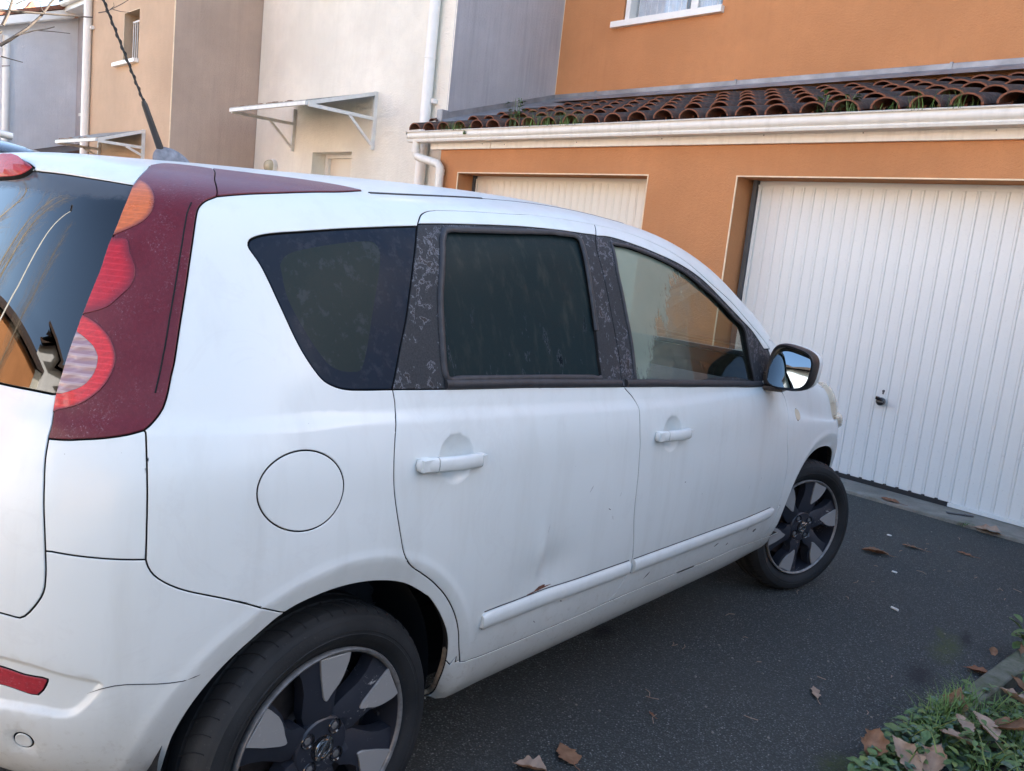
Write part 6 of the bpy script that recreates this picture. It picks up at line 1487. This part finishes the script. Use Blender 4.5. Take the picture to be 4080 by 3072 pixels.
for i in range(900):                                                  # the bed goes on towards the street
    y = rv_.uniform(-1.1, 1.3); x = rv_.uniform(1.40, 2.6); a = rv_.uniform(0, 6.3); L = rv_.choice((.024, .032, .045)); k = rv_.choices(('green_a', 'green_b', 'green_c'), (.6, .3, .1))[0]
    if (x-2.151)**2+(y+.8)**2 < .5: continue
    broad_leaf(*sets[k], Vector((x, y, ground_z(x, y)+rv_.random()*.04)), Vector((math.cos(a), math.sin(a), rv_.uniform(-.1, .5))), L, L*rv_.uniform(.45, .8), rv_.uniform(.1, .5))
for i in range(46):                                                   # arching stems
    y = rv_.uniform(1.3, 2.2); x = edge_x(y)+rv_.uniform(.05, .6); a = rv_.uniform(-1.3, 1.3); L = rv_.uniform(.08, .22); V, F = sets['green_c']
    pts = [Vector((x+math.cos(a)*L*t_, y+math.sin(a)*L*t_, ground_z(x, y)+.02+.09*math.sin(math.pi*t_*.8)*rv_.uniform(.8, 1.1))) for t_ in np.linspace(0, 1, 7)]
    o = len(V); w = .0024
    for p0 in pts: V += [p0+Vector((w, 0, 0)), p0+Vector((-w*.5, w*.87, 0)), p0+Vector((-w*.5, -w*.87, 0))]
    for j in range(6):
        for q in range(3): F.append((o+3*j+q, o+3*j+(q+1) % 3, o+3*j+3+(q+1) % 3, o+3*j+3+q))
    for p0 in pts[2:]: broad_leaf(*sets['green_a'], p0, Vector((rv_.uniform(-1, 1), rv_.uniform(-1, 1), .3)), .026, .016, .3)
for k, nm in (('green_a', 'weed_leaves'), ('green_b', 'clover_leaves'), ('green_c', 'weed_stems')): tag(mobj(nm, *sets[k], M[k], None, True), kind='stuff')
V, F = [], []
for (cx_, cy_, r_, n_, h_) in ((1.36, 1.95, .055, 130, .14), (1.42, 1.98, .07, 150, .15), (1.40, 1.82, .04, 80, .10), (1.33, 2.12, .03, 60, .10), (1.39, 2.12, .05, 90, .13), (1.55, 2.15, .08, 120, .13), (1.50, 1.82, .07, 80, .10), (1.62, 2.02, .07, 80, .12), (1.32, 1.80, .04, 60, .07), (1.45, 2.25, .05, 60, .10)):
    for i in range(n_):
        a = rv_.uniform(0, 6.3); r = r_*math.sqrt(rv_.random()); x, y = cx_+r*math.cos(a), cy_+r*math.sin(a)*1.3; blade(V, F, Vector((x, y, ground_z(x, y))), rv_.uniform(0, 6.3), h_*.7*rv_.uniform(.5, 1.1), rv_.uniform(.3, 1.2), .0038)
tag(mobj('grass', V, F, M['grass'], None, True), kind='stuff')
def sprig(name, loc, n, h, spread, mat, L, label, cat, grp, seed, grassy=0, par=None):
    rg_ = random.Random(seed); V, F = [], []; loc = Vector(loc)
    for i in range(n):
        a = rg_.uniform(0, 6.3); hh = h*rg_.uniform(.15, 1.0); b = Vector((math.cos(a), math.sin(a), 0))*spread*rg_.random()*(hh/h)
        broad_leaf(V, F, b+Vector((0, 0, hh*.9)), Vector((math.cos(a), math.sin(a), rg_.uniform(-.1, .9))), L*rg_.uniform(.6, 1.1), L*rg_.uniform(.35, .6), rg_.uniform(.1, .6))
    for i in range(grassy): blade(V, F, Vector((rg_.uniform(-1, 1)*spread, rg_.uniform(-.3, .3)*spread, 0)), rg_.uniform(0, 6.3), h*rg_.uniform(.5, 1.1), rg_.uniform(.2, .9), .004)
    for i in range(4 if n else 0):
        o = len(V); a = rg_.uniform(0, 6.3); tip = Vector((math.cos(a)*spread*.4, math.sin(a)*spread*.4, h*.9)); w = .0025
        for t_ in (0, .5, 1): c = tip*t_; V += [c+Vector((w, 0, 0)), c-Vector((w, 0, 0))]
        F += [(o, o+1, o+3, o+2), (o+2, o+3, o+5, o+4)]
    o = mobj(name, V, F, mat, None, True); o.location = loc; return tag(o, label, cat, grp)
sprig('leafy_sprig', (1.335, 2.86, .05), 16, .10, .05, M['green_a'], .075, 'broad-leaved green sprig growing over the kerb at the right edge', 'plant', None, 5)
sprig('leafy_sprig', (1.47, 2.52, .02), 14, .09, .06, M['green_a'], .06, 'low green plant on soil behind the kerb, beside the russet leaf', 'plant', None, 6)
sprig('weed_tuft', (.494, 4.672, .0), 10, .03, .045, M['green_a'], .035, 'small green weed tuft in the joint before the white garage door', 'weed', None, 7, 26)
GG = 'weeds growing along the gutter'
gy_, gz_ = 4.6183, 2.4385
for i, (x, n, h, sp, gr_, lab) in enumerate(((-4.6669, 0, .10, .16, 70, 'grass tuft in the gutter near its left end'), (-3.8278, 34, .24, .085, 12, 'tall leafy green weed sprouting from the gutter above the cream door'), (-3.4755, 0, .13, .17, 60, 'yellowish grass tuft in the gutter right of the tall leafy weed'), (-3.1440, 0, .14, .14, 60, 'grass tuft in the gutter, second right of the tall leafy weed'), (-0.8234, 14, .12, .06, 6, 'small leafy weed in the gutter above the middle of the white door'), (-0.6472, 12, .11, .07, 14, 'leafy weed with grass in the gutter left of the last grass tuft'), (-0.3364, 0, .09, .10, 12, 'sparse sprig in the gutter between weeds over the white door'), (-0.0567, 0, .12, .16, 40, 'rightmost grass tuft in the gutter at the frame edge'))):
    sprig('gutter_weed', (x, gy_, gz_), n, h*1.25, sp*1.15, M['green_a'] if n else M['grass'], .065, lab, 'weed', GG, 60+i, gr_)
sprig('roof_moss', (-4.5012, GY-.004, 2.3971), 20, .04, .02, M['grass'], .02, 'clump of moss hanging over the front lip of the gutter', 'moss', None, 90, 20)
V, F = [], []
# evergreen screen added out of view to dim the car side and darken its glass
V, F = [], []; rh_ = random.Random(31)
for i in range(9000):
    x, y, z = 5.2+rh_.uniform(0, .9), rh_.uniform(-5, 4.4), 2.1*rh_.random()**.8
    if rh_.random() < .6: x = 5.2+.12*rh_.random()+.1*math.sin(y*3)+.08*math.sin(z*5+y)
    L = rh_.uniform(.05, .10); broad_leaf(V, F, Vector((x, y, z+.06*math.sin(y*4))), Vector((rh_.uniform(-1, .4), rh_.uniform(-1, 1), rh_.uniform(-.4, .8))), L, L*.6, .3)
hg = tag(empty('shade_hedge', (5.7, 0, 0)), 'clipped evergreen screen added out of view to dim the side of the car', 'shade_hedge')
hf = mobj('foliage', V, F, M['green_a'], None, True); hpar(hf, hg); hf['kind'] = 'stuff'
bm = bmesh.new(); bx(bm, 5.45, 5.95, -5, 4.4, 0, 1.9, .05); hpar(bobj('shade_hedge_core', bm, M['soil']), hg)
# ---------------------------------------------------------------- trees
def twiggy(name, trunk, branches, label, mats, group=None, n_sub=5, seed=0, depth=2, r0=.02, wob=.16):
    rg_ = random.Random(seed); t = tag(empty(name, trunk[0][0:3]), label, 'tree', group); o0 = Vector(trunk[0][0:3])
    bm = bmesh.new(); tube(bm, [Vector(p[:3])-o0 for p in trunk], [p[3] for p in trunk], 10); bobj('trunk', bm, mats[0], t, smooth=60)
    bm = bmesh.new()
    def grow(p, d, L, r, lv):
        pts = [p]; q = p
        for i in range(4):
            d = (d+Vector((rg_.uniform(-1, 1), rg_.uniform(-1, 1), rg_.uniform(-.5, .9)))*wob).normalized(); q = q+d*L/4; pts.append(q)
        tube(bm, [x-o0 for x in pts], [r, r*.85, r*.7, r*.55, r*.35], 5 if lv else 6, cap=False)
        if lv < depth:
            for i in range(n_sub):
                k = rg_.choice((1, 2, 3, 3, 4)); a = Vector((rg_.uniform(-1, 1), rg_.uniform(-1, 1), rg_.uniform(-.1, 1))); grow(pts[k], (d*.9+a*.7).normalized(), L*rg_.uniform(.4, .7), r*.5, lv+1)
    for b in branches:
        if isinstance(b[0], (list, tuple)): tube(bm, [Vector(p[:3])-o0 for p in b], [p[3] for p in b], 6)
        else: grow(Vector(b[:3]), Vector(b[3:6]), b[6], b[7], 0)
    bobj('crown', bm, mats[1], t, smooth=60); return t
TX = -6.0
B = [([[0.969, 2.512], [1.035, 2.568], [1.08, 2.611], [1.162, 2.689], [1.261, 2.812], [1.298, 2.875], [1.344, 2.957], [1.389, 3.044]], 0.014), ([[0.982, 2.668], [1.021, 2.774], [1.039, 2.843], [1.046, 2.877], [1.056, 2.952]], 0.014), ([[0.97, 2.423], [1.038, 2.418], [1.125, 2.412]], 0.005), ([[0.971, 2.348], [1.027, 2.362]], 0.004), ([[1.08, 2.611], [1.194, 2.672], [1.286, 2.707], [1.341, 2.737]], 0.006), ([[1.194, 2.672], [1.326, 2.694], [1.454, 2.71]], 0.004), ([[1.261, 2.812], [1.237, 2.838], [1.22, 2.883]], 0.005), ([[1.046, 2.829], [1.091, 2.865], [1.151, 2.897]], 0.006), ([[1.159, 2.891], [1.212, 2.889], [1.298, 2.908], [1.321, 2.935]], 0.004), ([[0.965, 2.832], [1.002, 2.818], [1.039, 2.819]], 0.005), ([[1.638, 2.909], [1.705, 2.939], [1.755, 2.977], [1.83, 3.036], [1.91, 3.109], [1.956, 3.174]], 0.004), ([[1.742, 2.961], [1.807, 2.961], [1.889, 2.973]], 0.003), ([[1.705, 2.939], [1.746, 2.984], [1.741, 3.012]], 0.003)]
brs = [[(TX+.02*i, y, z, r*(1-.6*k/len(b))) for k, (y, z) in enumerate(b)] for i, (b, r) in enumerate(B)]
twiggy('street_tree', [(TX-.1, .02, 0, .085), (TX-.1, .04, 1.2, .075), (TX-.05, .06, 2.0, .06), (TX, .12, 2.9, .045), (TX+.1, .0, 4.6, .03)],
       brs+[[(TX, .10, 2.15, .02), (TX, .5, 2.32, .014), (TX, .96, 2.49, .009)], [(TX, .12, 2.0, .02), (TX, .6, 2.3, .014), (TX, .98, 2.62, .011)], [(TX, .11, 2.2, .015), (TX, .6, 2.36, .009), (TX, .97, 2.42, .005)], [(TX, .12, 2.6, .02), (TX, .8, 2.75, .012), (TX+.05, 1.64, 2.89, .005)], (TX, .1, 3.2, .2, -.6, .8, 1.2, .02), (TX, .1, 3.4, -.5, -.3, .8, 1.2, .02), (TX, .1, 3.8, .1, -.7, .8, 1.2, .02)],
       'bare winter tree whose dark twigs reach into the top left corner', (M['bark'], M['bark']), seed=2, depth=1)
# across the street: seen only in the car's glass and paint
FG = 'houses across the street'
def far_house(name, x0, x1, y0, y1, h, hr, mw, mb, label, wins, split=None):
    t = tag(empty(name, ((x0+x1)/2, y1, 0)), label, 'house', FG)
    def k(o): return hpar(o, t)
    bm = bmesh.new(); bx(bm, x0, x1, y0, y1, 0, h); prism(bm, [(y0, h), (y1, h), ((y0+y1)/2, hr)], x0, x1, 'X'); k(bobj('wall', bm, mw))
    if split: bm = bmesh.new(); bx(bm, split, x1+.05, y1, y1+.06, 0, h-.1); k(bobj('bay', bm, mb))
    gable_roof('roof', x0-.3, x1+.3, y0, (y0+y1)/2, y1, h+.15, hr+.2, t)
    for a, b in wins:
        yf = y1+(.062 if split and a > split else .002)
        bm = bmesh.new(); bx(bm, a-.06, a+.96, yf, yf+.05, b-.06, b+1.26); w_ = k(bobj('window', bm, M['pvc'])); bm = bmesh.new(); bx(bm, a, a+.9, yf+.045, yf+.056, b, b+1.2); p_ = bobj('pane', bm, M['gloss_black']); hpar(p_, w_)
far_house('far_house', -26, -4.6, -21, -12.5, 6.4, 8.6, M['white_render'], M['orange'], 'white and orange house across the street, reflected in the rear window', [(-24, 3.2), (-21, 3.2), (-18, 3.2), (-15.4, 3.3), (-13, 3.3), (-11, 3.3), (-24, .9), (-18, .9), (-14, .9), (-11, .9)], -16)
far_house('far_house', -6.8, 2.0, -24, -15.5, 8.6, 10.5, M['lightgrey'], M['lightgrey'], 'taller grey house across the street beside the white and orange one', [(-6, 3.2), (-3, 3.2), (0, 3.2), (-6, 6.2), (-3, 6.2), (0, 6.2)])
far_house('far_house', 5, 18, -24, -15.5, 5.6, 7.6, M['beige'], M['beige'], 'beige house across the street, behind and right of the viewer', [(6, 3.2), (9, 3.2), (12, 3.2), (15, 3.2)])
t_ = tag(empty('street_lamp', (-6.9, -6.6, 0)), 'tall grey street lamp with a slim head, mirrored in the rear window', 'street lamp')
bm = bmesh.new(); tube(bm, [(-6.9, -6.6, 0), (-6.9, -6.6, 4), (-6.9, -6.6, 8.0)], [.075, .06, .04], 12); hpar(bobj('post', bm, M['galv'], smooth=60), t_)
bm = bmesh.new(); bx(bm, -7.0, -6.8, -6.6, -5.9, 7.98, 8.08, .02); hpar(bobj('lamp_head', bm, M['steel_dark']), t_)
for i, (x, y, h, sd) in enumerate(((-9.2, -6.4, 9.5, 21), (-11.5, -7.2, 10.5, 22), (-13.5, -6.0, 9.0, 23), (-7.6, -9.6, 8.5, 24))):
    bl = []
    rg_ = random.Random(sd)
    for j in range(30):
        z = 1.8+(h-2.2)*j/30; a = rg_.uniform(0, 6.3); bl.append((x, y, z, math.cos(a)*.40, math.sin(a)*.40, 1.0, rg_.uniform(1.2, 2.4)*(1-.5*j/30), .0085))
    twiggy('poplar_tree', [(x, y, 0, .10), (x, y, h*.5, .06), (x, y, h, .012)], bl, ('bare poplar nearest the street lamp', 'tallest bare poplar across the street', 'leftmost bare poplar across the street', 'bare tree standing before the white and orange house')[i], (M['bark_pale'], M['bark_pale']), 'bare trees across the street', 5, sd, 2, wob=.07)
